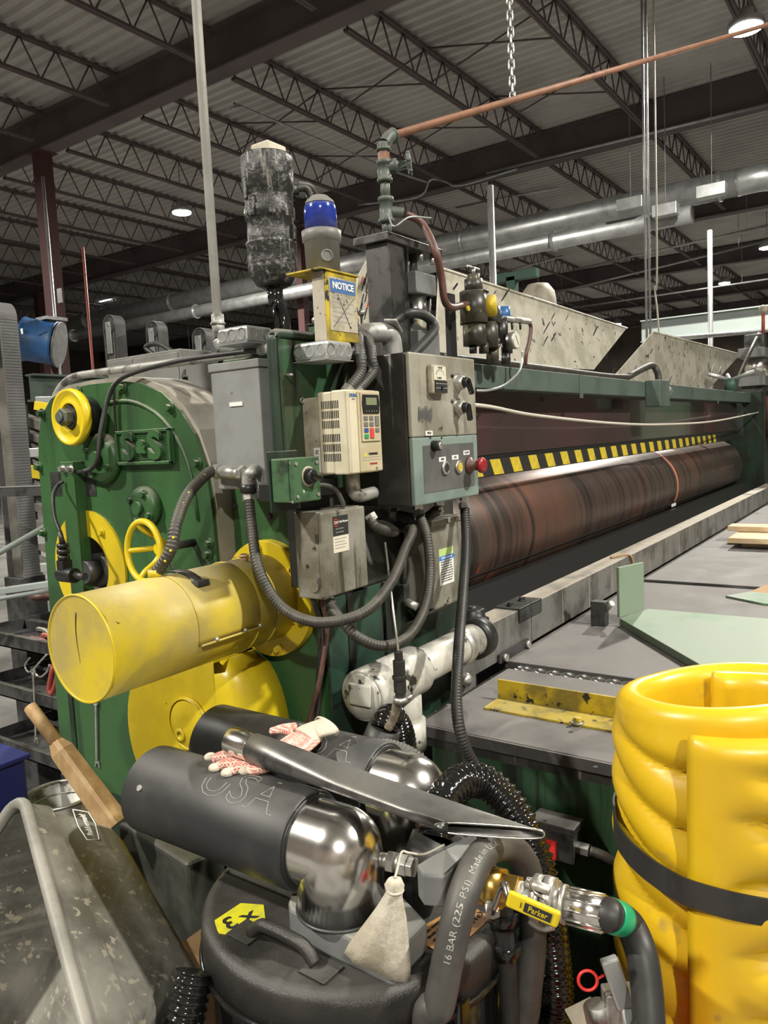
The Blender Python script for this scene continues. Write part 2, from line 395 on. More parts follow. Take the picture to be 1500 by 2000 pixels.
# columns under the girders
def column(x, y, m, label, r=.11, group=None, z1=7.47):
    t = thing('steel_column', label, 'column', group)
    G().bx((x - r, y - r, .02), (x + r, y + r, z1 - .02)).build('shaft', m, t)
    G().bx((x - r * 1.8, y - r * 1.8, 0), (x + r * 1.8, y + r * 1.8, .02)).build('base_plate', m, t)
    G().bx((x - r * 1.6, y - r * 1.6, z1 - .02), (x + r * 1.6, y + r * 1.6, z1)).build('cap_plate', m, t)
column(9.04, 14.0, 'column_red', 'dark red square steel column behind the blue barrel fan, white conduit beside it', .13)
cx = X_(116, 720, 8.8)
t = thing('column_conduit', 'white conduit clipped to the dark red column beside the blue fan', 'conduit')
G().cyl((cx.x, cx.y, 0), (cx.x, cx.y, 6.9), .03, n=10).build('pipe', 'galv', t)
bx_ = X_(121, 578, 8.78); G().bx((bx_.x - .06, bx_.y - .06, bx_.z - .13), (bx_.x - .03, bx_.y + .06, bx_.z + .13)).build('junction_box', 'galv', t)
column(16.5, 26.5, 'column_red', 'distant dark red column left of the blue barrel fan', .14)
column(16.5, X_(590, 560, 16.5).y, 'column_red', 'slim dark red column rising behind the paint-spattered black motor', .11)
column(16.5, X_(548, 590, 16.5).y, 'steel_dark', 'dark narrow column behind the black spattered motor', .12)
p = X_(168, 560, 8.0)
one(G().cyl((p.x, p.y, 0), (p.x, p.y, X_(164, 482, 8.0).z), .022, n=8).build('red_pole', 'tool_red'), 'thin red pole standing behind the green gear housing', 'pole')
p = X_(1387, 560, 12)
one(G().cyl((p.x, p.y, 0), (p.x, p.y, X_(1385, 450, 12).z), .035, n=8).build('drop_pole', 'galv'), 'tall thin grey pole behind the second dusty sheet', 'pole')
p = X_(961, 480, 7)
one(G().cyl((p.x, p.y, 0), (p.x, p.y, X_(960, 362, 7).z), .034, n=8).build('support_pole', 'galv'), 'grey steel pole rising behind the air regulator', 'pole')

# ceiling ducts
def duct(name, label, x, u0, v0, u1, v1, r, rings):
    a = X_(u0, v0, x); b = X_(u1, v1, x); a.z = b.z = (a.z + b.z) / 2
    t = thing(name, label, 'duct'); G().cyl(a, b, r, n=28).build('duct_run', 'galv', t)
    for k in rings:
        p = a.lerp(b, k); G().ring(p - YA * .03, YA, r * .98, r + .035, .06, 28).build('flange_ring', 'galv', t)
    return t, a, b
t, a, b = duct('spiral_duct', 'long round galvanised air duct ending in an elbow under the roof', 17.0, -80, 685, 1440, 344, .26, (.04, .13, .22, .3, .45, .6, .8, .99))
el = [b, b - YA * .5 + V((.0, 0, 0)), b + V((.25, -1.0, -.05)), b + V((.7, -1.35, -.1)), b + V((1.6, -1.5, -.15))]
G().tube(el, .26, 24, 6).build('elbow', 'galv', t)
t2, a2, b2 = duct('lower_duct', 'lower round air duct with branch stubs beside the longer duct', 15.95, -80, 712, 1352, 392, .17, (.05, .12, .2, .28, .5, .7, .9))
for u, v, w_ in ((1232, 398, .5), (1300, 410, .45), (1390, 372, .5)):
    p = X_(u, v, 16.1)
    p = X_(u, v, 15.55); bt = thing('duct_damper_box', 'small sheet metal box hung against the round air ducts', 'duct box', 'duct boxes')
    G().bx((p.x - .12, p.y - w_ / 2, p.z - .12), (p.x + .12, p.y + w_ / 2, p.z + .1)).build('casing', 'galv', bt, .01)
    G().cyl((p.x, p.y, p.z + .1), (p.x, p.y, RZ), .008, n=6).build('hanger', 'galv', bt)
# strip lights and conduits under the girders
def pipe(name, pts, r, m, label, cat='conduit', n=8, k=5, group=None, parent=None):
    o = G().tube(pts, r, n, k).build(name, m, parent)
    if not parent: one(o, label, cat, group)
    return o
pipe('roof_conduit', [X_(950, 338, 16.2), X_(1500, 204, 16.2)], .03, 'galv', 'straight conduit under the second roof girder', k=1)
pipe('roof_conduit', [X_(450, 212, 9.4), X_(468, 208, 9.6), X_(490, 216, 9.9), X_(760, 330, 14.0), X_(835, 356, 15.2)], .022, 'galv', 'thin bent conduit sloping across the roof bay to the far girder')
pipe('roof_conduit', [X_(-20, 470, 15.5), X_(240, 357, 15.5)], .02, 'galv', 'thin straight conduit high behind the dark red column', k=1)
pipe('roof_conduit', [X_(700, 400, 16), X_(815, 385, 16), X_(840, 352, 16), X_(868, 354, 16), X_(900, 362, 16), X_(1010, 330, 16)], .025, 'galv', 'wavy conduit hopping over a roof girder behind the gate valve', k=6)
for i, (u, v, u2, v2, x) in enumerate([(950, 505, 1340, 420, 23.5), (1010, 590, 1500, 470, 25), (1060, 610, 1500, 545, 30), (880, 470, 1060, 435, 22), (950, 540, 1100, 500, 24), (890, 405, 1090, 366, 20), (1130, 525, 1500, 440, 23)]):
    ft = thing('roof_pipe', 'distant thin pipe under the roof beyond the air ducts', 'pipe', 'distant roof pipes'); a_, b_ = X_(u, v, x), X_(u2, v2, x)
    G().cyl(a_, b_, .03, n=8).build('run', 'galv', ft)
    for q in (.1, .9): m_ = a_.lerp(b_, q); G().cyl(m_, (m_.x, m_.y, RZ), .008, n=6).build('hanger', 'galv', ft)
# lights: each lamp carries its own light
def high_bay(p, label, power, r=.24, lens='lamp_lens', group=None, off=''):
    p = V(p); t = thing('high_bay_light' + off, label, 'lamp', group)
    G().lathe(p, ZA, [(r * .9, .0), (r, .03), (r * .95, .09), (r * .45, .16), (r * .4, .24), (.03, .26)], 24).build('housing', 'galv', t)
    G().cyl(p + V((0, 0, .26)), (p.x, p.y, RZ), .012, n=6).build('hanger', 'galv', t)
    G().lathe(p - ZA * .02, ZA, [(r * .6, -.02), (r * .86, 0), (r * .86, .02)], 24).build('lens', lens, t)
    if power:
        l = bpy.data.lights.new('high_bay_lamp' + off, 'AREA'); l.shape = 'DISK'; l.size = .36; l.energy = power; l.color = (1, .955, .85)
        lo = bpy.data.objects.new('high_bay_lamp' + off, l); COL.objects.link(lo); lo.parent = t; lo.location = p - ZA * .06
    return t
g1 = 'high bay lamps out of the picture'
high_bay(Z_(1457, 55, 7.05), 'large round high-bay lamp glaring above the copper-coloured pipe', LAMP_W)
high_bay(Z_(355, 415, 7.05), 'round high-bay lamp glaring left of the tall grey conduit', LAMP_W)
high_bay(Z_(1415, 553, 7.05), 'distant lamp beyond the long air duct', LAMP_W, lens='lens_far')
high_bay(Z_(1205, 633, 7.0), 'far lamp just above the corner of the long dusty sheet', LAMP_W, lens='lens_far')
high_bay(Z_(1497, 484, 7.05), 'distant lamp right beside the round duct elbow', LAMP_W, lens='lens_far')
high_bay((-3.4, 4.9, 7.05), 'high-bay lamp hanging on the near side of the gear housing', LAMP_W, group=g1, off='_offscreen')
high_bay((3.4, -4.2, 7.05), 'high-bay lamp hanging on the deck side of the machine', LAMP_W, group=g1, off='_offscreen')
high_bay((-5.0, -4.5, 7.05), 'high-bay lamp hanging far in front of the machine', LAMP_W, group=g1, off='_offscreen')
high_bay((3.0, 16.0, 7.05), 'high-bay lamp hanging beyond the belt arms', LAMP_W, group=g1, off='_offscreen')
# strip of a far lamp fitting
for u, v in ((203, 586), (262, 624)):
    p = X_(u, v, 21); t = thing('strip_light', 'small distant strip lamp under the roof', 'lamp', 'distant strip lamps')
    G().bx((p.x, p.y - .35, p.z), (p.x + .1, p.y + .35, p.z + .06)).build('body', 'white', t)
    G().bx((p.x + .02, p.y - .33, p.z - .03), (p.x + .08, p.y + .33, p.z)).build('tube', 'lens_far', t)
    G().cyl((p.x + .05, p.y, p.z + .06), (p.x + .05, p.y, RZ), .01, n=6).build('hanger', 'galv', t)
# hanging ropes, chain
for u, v0, u2, v2, x in ((1252, 180, 1263, 640, 10.5), (1262, 180, 1270, 640, 10.6)):
    p = X_(u2, v2, x); one(G().cyl((p.x, p.y, p.z - .6), (p.x, p.y, RZ), .016, n=6).build('hanging_rod', 'galv'), 'thin vertical hanger rod beyond the dusty sheets', 'rod', 'pair of hanger rods')
pipe('hanging_rope', [V((X_(1283, 505, 11).x, X_(1283, 505, 11).y, RZ)), X_(1283, 505, 11), X_(1279, 560, 11), X_(1284, 610, 11), X_(1288, 670, 11)], .012, 'rope', 'loose slack rope hanging right of two straight rods', 'rope')
def chain():
    t = thing('hoist_chain', 'silver welded link chain hanging down above the machine', 'chain')
    a = X_(1001, 190, 4.0); z1 = 4.35; L = .052; g = G()
    q = [(0, .011 * math.sin(b), 0) for b in ()]
    pts = []
    for k in range(13):
        b = 2 * PI * k / 12
        pts.append(V((0, .014 * math.cos(b), .014 * math.sin(b) + (.014 if math.sin(b) > 0.01 else -.014))))
    g.tube(pts, .0052, 7, 2, cap=False); first = g.build('link', 'zinc', t)
    n = int((z1 - a.z) / .0415)
    for k in range(n):
        o = first if k == 0 else copy_part(first, t, (0, 0, 0))
        o.location = (a.x + .002 * math.sin(k), a.y, a.z + k * .0415); o.rotation_euler = (0, 0, (k % 2) * PI / 2 + .35)
    G().tube([V((a.x, a.y, z1)), V((a.x, a.y, RZ))], .006, 6, 1).build('suspension_rod', 'zinc', t)
chain()

# ================================================================== the machine: green drive end
mat('rim_dusty', (.30, .275, .235), .6, c2=(.20, .19, .155), s=5, spots=(.07, .085, .055), ps=9, pth=.70, bump=.05)
def gear_end():
    t = thing('gear_housing', 'tall green arched gear housing with raised maker plate and bolted cover', 'gear housing')
    XF = 1.40
    top = [(2.335, 1.66), (2.325, 1.74), (2.295, 1.82), (2.235, 1.87), (2.15, 1.893), (2.03, 1.899), (1.87, 1.896), (1.795, 1.885), (1.71, 1.853), (1.64, 1.802), (1.588, 1.735), (1.555, 1.65), (1.540, 1.53), (1.536, 1.40)]
    prof = [(2.36, .62), (2.355, .9), (2.34, 1.4)] + top + [(1.536, 1.1), (1.536, .62)]
    def out(k, x): return [V((x, 1.93 + (y - 1.93) * k, 1.2 + (z - 1.2) * k if z > 1.0 else z)) for y, z in prof]
    oc = X_(178, 1108, XF)                     # the shaft opening is a real recess
    def holed(k, x, dx, rh):
        o = out(k, x); i0 = min(range(len(o)), key=lambda i: (o[i] - V((x, 2.34, 1.4))).length); n = 40
        o = o[i0:] + o[:i0]; a0 = math.atan2(o[0].z - oc.z, o[0].y - oc.y)
        area = sum(o[i].y * o[(i + 1) % len(o)].z - o[(i + 1) % len(o)].y * o[i].z for i in range(len(o)))
        sg = -1 if area > 0 else 1
        hole = [V((x, oc.y + rh * math.cos(a0 + sg * 2 * PI * i / n), oc.z + rh * math.sin(a0 + sg * 2 * PI * i / n))) for i in range(n + 1)]
        return G().prism(o + [o[0]] + hole, (dx, 0, 0))
    holed(1.0, XF, .012, .099).build('cover_plate', 'green', t)
    holed(1.02, XF + .012, .15, .099).build('case_rim', 'rim_dusty', t)
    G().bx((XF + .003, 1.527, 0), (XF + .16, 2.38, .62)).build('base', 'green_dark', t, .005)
    # pressed border on the cover
    inner = [V((XF - .001, 1.955, 1.838))] + [V((XF - .001, 1.93 + (y - 1.93) * .86, 1.2 + (z - 1.2) * .92)) for y, z in top[6:-1]]
    G().tube(inner, .006, 6, 2).build('pressed_rib', 'green', t)
    for u, v in ((83, 807), (155, 764), (242, 757), (334, 797), (388, 905), (78, 912), (86, 1040), (410, 1062), (408, 1083)):
        bolt(X_(u, v, XF), -XA, .010, .018, 'green', t)
    # maker plate
    a, b = 1.905, 1.667; z0, z1 = 1.657, 1.755; m = 'green'
    pl = G().bx((XF - .010, b, z0), (XF, a, z1)).build('maker_plate', m, t, .003, label='raised cast maker plate reading S&S')
    f = G(); e = .009
    for q in (((b, z0), (a, z0 + e)), ((b, z1 - e), (a, z1)), ((b, z0), (b + e, z1)), ((a - e, z0), (a, z1))):
        f.bx((XF - .020, q[0][0], q[0][1]), (XF - .010, q[1][0], q[1][1]))
    f.build('border', m, pl, .002)
    r = G(); n = 13
    for k in range(n):
        z = z0 + .016 + (z1 - z0 - .032) * k / (n - 1); r.bx((XF - .0125, b + .012, z - .0014), (XF - .010, a - .012, z + .0014))
    r.build('ridges', m, pl)
    for s_, y, sz in (('S', 1.844, .104), ('&', 1.786, .044), ('S', 1.728, .104)):
        txt(s_, sz, (XF - .017, y, (z0 + z1) / 2), -YA, ZA, m, pl, 'letter', .0075, .0042, sx=1.15)
    # bearing covers
    for u, v, rr in ((208, 895, .075), (290, 990, .06)):
        c = X_(u, v, XF); q = G().lathe(c, -XA, [(rr, 0), (rr, .018), (rr * .82, .03), (rr * .5, .032)], 28).build('bearing_cover', 'green', t, label='round green bearing cover with bolts')
        for k in range(4):
            an = k * PI / 2 + .5; d = V((0, math.cos(an), math.sin(an))) * rr * .72
            bolt(c + d - XA * .026, -XA, .009, .014, 'green', q)
        G().cyl(c - XA * .03, c - XA * .045, rr * .3, n=18).build('hub_boss', 'green', q)
    c = X_(105, 945, XF); G().bx((XF - .002, X_(187, 945, XF).y, c.z - .038), (XF, c.y + .014, c.z + .038)).build('data_plate', 'steel_dark', t, label='small dark data plate')
    # upright bracket with two bolts that carries the encoder
    xb = 1.362; y0, y1 = X_(150, 1000, xb).y, X_(125, 1000, xb).y
    br = G().bx((xb, y0, 1.20), (xb + .008, y1, X_(135, 902, xb).z)).bx((xb + .008, y0, 1.20), (XF, y0 + .008, X_(135, 902, xb).z)).build('bracket', 'green', t, .002)
    for u in (125, 140): bolt(X_(u, 916, xb), -XA, .009, .016, 'zinc', br)
    # yellow trim ring around the shaft opening
    c = X_(178, 1108, XF)
    G().ring(c - XA * .008, XA, .098, .178, .008, 48).build('opening_ring', 'yellow', t, label='flat yellow ring around the shaft opening')
    G().lathe(c + XA * .001, XA, [(.0995, 0), (.0995, .13), (.001, .13)], 40, cap=False).build('opening', 'steel_dark', t)
    sh = G().cyl(c + V((.129, -.01, -.01)), c + V((.012, -.01, -.01)), .052, n=24).build('shaft_collar', 'steel_dark', t)
    G().cyl(c + V((.012, -.01, -.01)), c + V((-.035, -.01, -.01)), .035, n=20).build('shaft_end', 'steel_dark', sh)
    for an in (.6, 2.2, 3.6, 5.3):
        bolt(c + V((-.008, math.cos(an) * .14, math.sin(an) * .14)), -XA, .009, .012, 'yellow', t)
    # vertical seam ribs low on the case
    for y in (2.27, 1.80, 1.62):
        G().bx((XF - .004, y - .012, .62), (XF, y + .012, 1.12)).build('seam_rib', 'green_dark', t)
    return XF
XF = gear_end()
def encoder():
    t = thing('shaft_encoder', 'black shaft encoder with plug on the green bracket by the shaft opening', 'sensor')
    c = X_(126, 1122, 1.27)
    G().cyl(c + YA * .018, c - YA * .052, .022, n=20).build('body', 'black', t, .002)
    G().cyl(c - YA * .052, c - YA * .10, .011, n=12).build('shaft', 'steel_dark', t)
    q = c + V((0, -.004, .015)); G().bx(q + V((-.016, -.016, 0)), q + V((.016, .016, .028))).build('socket', 'black', t, .002)
    p = G(); z = q.z + .028
    for h, r in ((.014, .017), (.004, .012), (.014, .018), (.004, .012), (.012, .017)): p.cyl((q.x, q.y, z), (q.x, q.y, z + h), r, n=16); z += h
    p.build('plug', 'black', t)
    G().cyl((q.x, q.y, z), (q.x - .002, q.y + .004, z + .035), .009, .006, n=12).build('cable_gland', 'steel_dark', t)
    e = V((q.x, q.y + .004, z + .03))
    G().tube([e, X_(107, 1010, 1.28), X_(104, 970, 1.30), X_(113, 948, 1.34), X_(124, 940, 1.356)], .0055, 8).build('cable', 'rubber', t)
encoder()
def ring_wheel():
    t = thing('clutch_ring', 'yellow painted ring wheel with dark hub at the top of the green housing', 'wheel')
    c = X_(135, 815, 1.33)
    G().lathe(c + XA * .02, -XA, [(.040, 0), (.082, 0), (.084, .012), (.080, .026), (.074, .024), (.066, .016), (.048, .016), (.042, .022), (.040, .02), (.040, 0)], 48, cap=False).build('rim', 'yellow_plain', t)
    G().cyl(c + XA * .02, c + XA * .07, .060, n=32).build('back_disc', 'black', t)
    G().cyl(c - XA * .0, c + XA * .02, .036, n=6, smooth=False).build('hub', 'steel_dark', t)
    G().hexn(c - XA * .0, c - XA * .028, .026).build('nut', 'iron_green', t, .002)
    G().cyl(c - XA * .028, c - XA * .036, .014, n=14).build('stud', 'iron_green', t)
ring_wheel()
def hand_wheel():
    t = thing('handwheel', 'yellow spoked cast hand wheel in front of the green gear housing', 'wheel')
    c = X_(281, 1077, 1.235); R = .077
    ax = V((-1, .10, .05)).normalized(); h = c + V((.055, 0, 0))
    G().torus(c, ax, R, .0085, 40, 10).build('rim', 'yellow_plain', t)
    x, y, z = frame(ax)
    for k in range(5):
        a = 2 * PI * k / 5 + .35; d = x * math.cos(a) + y * math.sin(a)
        G().tube([h + d * .012, h + d * .035 - XA * .012, c + d * (R * .75) + XA * .012, c + d * R], .0075, 8, 4).build('spoke', 'yellow_plain', t)
    G().cyl(h - XA * .012, h + XA * .03, .017, n=16).build('hub', 'yellow_plain', t)
    G().cyl(h + XA * .03, V((XF, h.y, h.z)), .011, n=12).build('spindle', 'steel_dark', t)
hand_wheel()
# ------------------------------------------------ yellow motor cover, flange and belt guard
KM = .889
CY, CZ, CR = 1.572 * KM, 1.7 - .448 * KM, .1265 * KM
def kx(x): return x * KM
def motor_cover():
    t = thing('motor_cover', 'long yellow sheet metal motor cylinder with hinged lid and round closed end', 'motor cover')
    G().lathe((kx(1.0), CY, CZ), XA, [(CR - .004, .004), (CR, 0), (CR, .61 * KM)], 64).build('shell', 'yellow_dusty', t)
    G().lathe((kx(1.0), CY, CZ), XA, [(.001, .006), (CR * .6, .005), (CR - .004, .004)], 64, cap=False).build('end_disc', 'yellow', t)
    G().tube([V((kx(1.004), CY + .006, CZ + .075)), V((kx(1.004), CY + .012, CZ + .03)), V((kx(1.004), CY + .006, CZ - .03))], lambda q: .0012 * (1 - q) + .0003, 6, 4).build('end_crack', 'black', t)
    G().torus((kx(1.004), CY, CZ), XA, CR - .001, .0025, 64, 6).build('end_seam', 'yellow', t)
    def arc(x0, x1, r, a0, a1, n=16):
        P = []
        for x in (x0, x1): P.append([V((x, CY + r * math.cos(a0 + (a1 - a0) * i / n), CZ + r * math.sin(a0 + (a1 - a0) * i / n))) for i in range(n + 1)])
        return P
    r = CR + .0025; g = G(); a, b = math.radians(198), math.radians(95)
    g.loft(arc(kx(1.245), kx(1.46), r, a, b), cap=False, closed=False)
    lid = g.build('lid', 'yellow_dusty', t)
    s = lid.modifiers.new('thick', 'SOLIDIFY'); s.thickness = .0022
    for x in (1.30, 1.40, 1.455):
        an = math.radians(196); p = V((kx(x), CY + (r + .002) * math.cos(an), CZ + (r + .002) * math.sin(an)))
        G().sph(p, .006, 10, 6).build('hinge_pin', 'zinc', lid)
    G().cyl((kx(1.25), CY + (r + .003) * math.cos(a), CZ + (r + .003) * math.sin(a)), (kx(1.46), CY + (r + .003) * math.cos(a), CZ + (r + .003) * math.sin(a)), .003, n=8).build('hinge_rod', 'yellow_dusty', lid)
    # strap latch on top
    an = math.radians(96); rt = CR + .004
    def on(an, x, rr): return V((kx(x), CY + rr * math.cos(an), CZ + rr * math.sin(an)))
    l = G().loft([[on(math.radians(d), x, CR + .006) for d in range(76, 133, 7)] for x in (1.285, 1.315)], cap=False, closed=False).build('latch_strap', 'steel_dusty', t)
    l.modifiers.new('thick', 'SOLIDIFY').thickness = .003
    G().bx(on(math.radians(128), 1.28, CR + .004) + V((0, -.012, -.004)), on(math.radians(128), 1.32, CR + .004) + V((0, .012, .008))).build('latch_clip', 'steel_dark', t, .002)
    G().tube([on(math.radians(74), 1.29, CR + .004), on(math.radians(74), 1.29, CR + .022), on(math.radians(74), 1.31, CR + .022), on(math.radians(74), 1.31, CR + .004)], .003, 6, 3).build('latch_eye', 'steel_dark', t)
    for x in (1.02 + .44, 1.53): G().torus((kx(x), CY, CZ), XA, CR + .0005, .0022, 64, 6).build('band_seam', 'yellow_dusty', t)
    p = on(math.radians(100), 1.515, CR - .002); G().cyl(p, p + ZA * .018, .009, n=12).cyl(p + ZA * .012, p + ZA * .018, .013, n=12).build('knob', 'wood', t)
    return t
motor_cover()
def flange():
    t = thing('motor_flange', 'round yellow mounting flange with hex bolts behind the motor cylinder', 'flange')
    c = V((kx(1.61), CY - .004, CZ - .004))
    G().prism([V((c.x, min(1.524, c.y + .153 * math.cos(2 * PI * k / 64)), c.z + .153 * math.sin(2 * PI * k / 64))) for k in range(64)], (.0275, 0, 0)).build('plate', 'yellow', t, .002)
    for d in (44, 82, 142, 200, 255, 305):
        a = math.radians(d); bolt(c + V((0, .134 * math.cos(a), .134 * math.sin(a))), -XA, .009, .014, 'yellow_worn', t)
    return t
flange()
def belt_guard():
    t = thing('belt_guard', 'yellow rounded belt guard with round boss under the motor cylinder', 'guard')
    c = V((1.30, 1.583, .925)); R = .256; yc = 1.464
    a0 = math.acos((yc - c.y) / R)
    poly = [V((c.x, c.y + R * math.cos(a0 - 2 * a0 * k / 40), c.z + R * math.sin(a0 - 2 * a0 * k / 40))) for k in range(41)]
    G().prism(poly, (.095, 0, 0)).build('front_cover', 'yellow', t, .004)
    n = 16; s = []; h = R * math.sin(a0)
    for k in range(n + 1):
        z = c.z - h + 2 * h * k / n; q = math.sqrt(max(0, 1 - ((z - c.z) / h) ** 2))
        s.append([V((c.x, yc, z)), V((c.x + .05, yc - .07 * q - .004, z)), V((c.x + .14, yc - .115 * q - .006, z)), V((c.x + .14, yc, z))])
    G().loft(s, closed=True, cap=True).build('side_cover', 'yellow', t)
    b = X_(372, 1412, 1.3)
    bo = G().lathe(b, -XA, [(.072, 0), (.072, .006), (.065, .012), (.02, .013)], 36).build('boss', 'yellow', t)
    G().torus(b - XA * .012, XA, .068, .003, 36, 6).build('boss_rim', 'yellow', bo)
    b2 = X_(352, 1436, 1.287); G().lathe(b2, -XA, [(.019, 0), (.019, .003), (.006, .003), (.006, .001)], 24).build('plug', 'yellow', bo)
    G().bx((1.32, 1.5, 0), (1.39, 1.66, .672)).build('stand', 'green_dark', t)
    return t
belt_guard()

# ================================================================== machine frame and its electrical gear
FX, FY, FT = 1.46, 1.222, 1.925
def machine_frame():
    t = thing('machine_frame', 'dark green welded end frame carrying electrical boxes beside the gear housing', 'machine frame')
    G().bx((FX + .03, FY + .006, 0), (2.14, 1.526, 1.3)).build('body', 'black_grime', t, .006)
    G().bx((FX + .03, FY + .006, 1.3), (2.14, 1.526, FT)).build('upper_body', 'black_grime', t, .006)
    up = G().bx((FX, FY + .02, 1.37), (FX + .03, 1.526, FT)).build('end_plate', 'green', t, .004)
    G().bx((FX, FY + .02, 0), (FX + .03, 1.526, 1.366)).build('end_plate', 'green', t, .004)
    for u, v in ((527, 1008), (448, 1052), (459, 987)): bolt(X_(u, v, FX), -XA, .008, .006, 'steel_dark', up)
    for x0, x1 in ((1.465, 1.545), (1.575, 1.70)):
        G().bx((x0, FY - .004, .3), (x1, FY + .006, 1.30)).build('cover_strip', 'green_strip', t, .002)
    for z in (.80, 1.02): G().bx((1.465, FY - .006, z), (1.72, FY - .004, z + .006)).build('seam', 'black', t)
    G().bx((1.545, FY - .007, .3), (1.575, FY + .006, 1.30)).build('dark_post', 'black', t, .002)
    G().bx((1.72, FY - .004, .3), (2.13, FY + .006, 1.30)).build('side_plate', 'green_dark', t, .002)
    # linkage seen in the dark between the boxes
    a = Y_(786, 1060, 1.2); b = Y_(781, 1150, 1.2)
    lk = G().cyl((a.x, 1.19, a.z), (b.x, 1.19, b.z), .008, n=10).build('link_rod', 'steel_dark', t)
    G().obox((b.x, 1.19, b.z - .01), XA, ZA, (.03, .05, .03)).build('clevis', 'steel_dark', lk, .003)
    G().cyl((b.x, 1.18, b.z - .035), (b.x + .008, 1.15, b.z - .05), .012, n=12).build('clevis_pin', 'zinc', lk)
machine_frame()
# ------------------------------------------------ grey wall box
def grey_box():
    t = thing('electrical_box', 'tall plain light grey electrical box with slot beside the green gear housing', 'electrical box')
    b = G().bx((1.352, 1.293, 1.59), (1.458, 1.458, 1.885)).build('body', 'grey_paint', t, .003)
    G().bx((1.348, 1.289, 1.882), (1.458, 1.462, 1.902)).build('lid', 'grey_paint', t, .002)
    p = X_(461, 790, 1.35)
    G().bx((1.349, p.y - .022, p.z - .004), (1.352, p.y + .022, p.z + .006)).build('slot', 'white', t, label='pale slot in the door')
    G().bx((1.35, 1.30, 1.565), (1.458, 1.33, 1.59)).build('bottom_ear', 'steel_dark', t, .002)
grey_box()
def fitting_elbow():
    t = thing('conduit_elbow', 'shiny brass-toned hose fitting leaving the grey electrical box towards the yellow cylinder', 'fitting')
    a = X_(474, 925, 1.335); b = X_(428, 921, 1.335)
    G().hexn(V((1.336, a.y - .006, a.z)), V((1.336, a.y + .008, a.z)), .020).build('box_nut', 'zinc', t, .001)
    G().cyl(a + YA * .006, b - YA * .008, .015, n=20).build('body', 'zinc', t)
    G().hexn(b - YA * .006, b + YA * .016, .019).build('hose_nut', 'zinc', t, .001)
    G().bx((1.33, a.y - .012, a.z - .012), (1.352, a.y + .012, a.z + .012)).build('root', 'zinc', t)
    h = thing('yellow_speckled_hose', 'dark flexible hose flecked with yellow paint curving down into the motor cylinder', 'hose')
    pts = [b + YA * .017, X_(405, 925, 1.30), X_(368, 965, 1.22), X_(345, 1020, 1.15), X_(333, 1075, 1.12), V((X_(329, 1118, 1.10).x, CY + .012, CZ + CR + .004))]
    e = pts[-1]
    G().ribbed(pts, .0135, .009, .05, 12).build('hose_body', 'rubber_dirty', h)
    rnd = random.Random(3)
    C = catmull(pts, 10)
    for k in range(8, 46, 4):
        p = C[k]; G().sph(p + V((-.008, -.010, .003)).normalized() * .0122 + V((0, 0, rnd.uniform(-.004, .004))), .0035, 8, 5).build('paint_fleck', 'yellow_plain', h)
    G().cyl(e + ZA * .012, V((e.x, e.y, CZ + math.sqrt(max(0, CR ** 2 - (e.y - CY) ** 2)))), .0165, n=16).build('hose_collar', 'yellow_dusty', h)
fitting_elbow()
# ------------------------------------------------ streaky green mounting panel
def mount_panel():
    t = thing('mounting_panel', 'oil-streaked green steel panel with rolled edge behind the beige drive', 'panel')
    x0, x1, z0, z1 = 1.312, 1.590, 1.58, 1.948
    G().bx((x0 + .012, 1.202, z0), (x1, FY, z1 - .012)).build('sheet', 'green_oily', t)
    pts = [V((x0, 1.209, z0)), V((x0, 1.209, z1 - .04)), V((x0 + .008, 1.209, z1 - .01)), V((x0 + .04, 1.209, z1)), V((x1, 1.209, z1))]
    G().tube(pts, .012, 10, 6).build('rolled_edge', 'green_dark', t)
    p = Y_(558, 733, 1.2); G().cyl(p, p - YA * .02, .003, n=8).build('pin', 'zinc', t)
    p = Y_(588, 782, 1.2); G().torus(p - YA * .004, YA, .006, .0015, 14, 6).build('ring', 'zinc', t)
mount_panel()
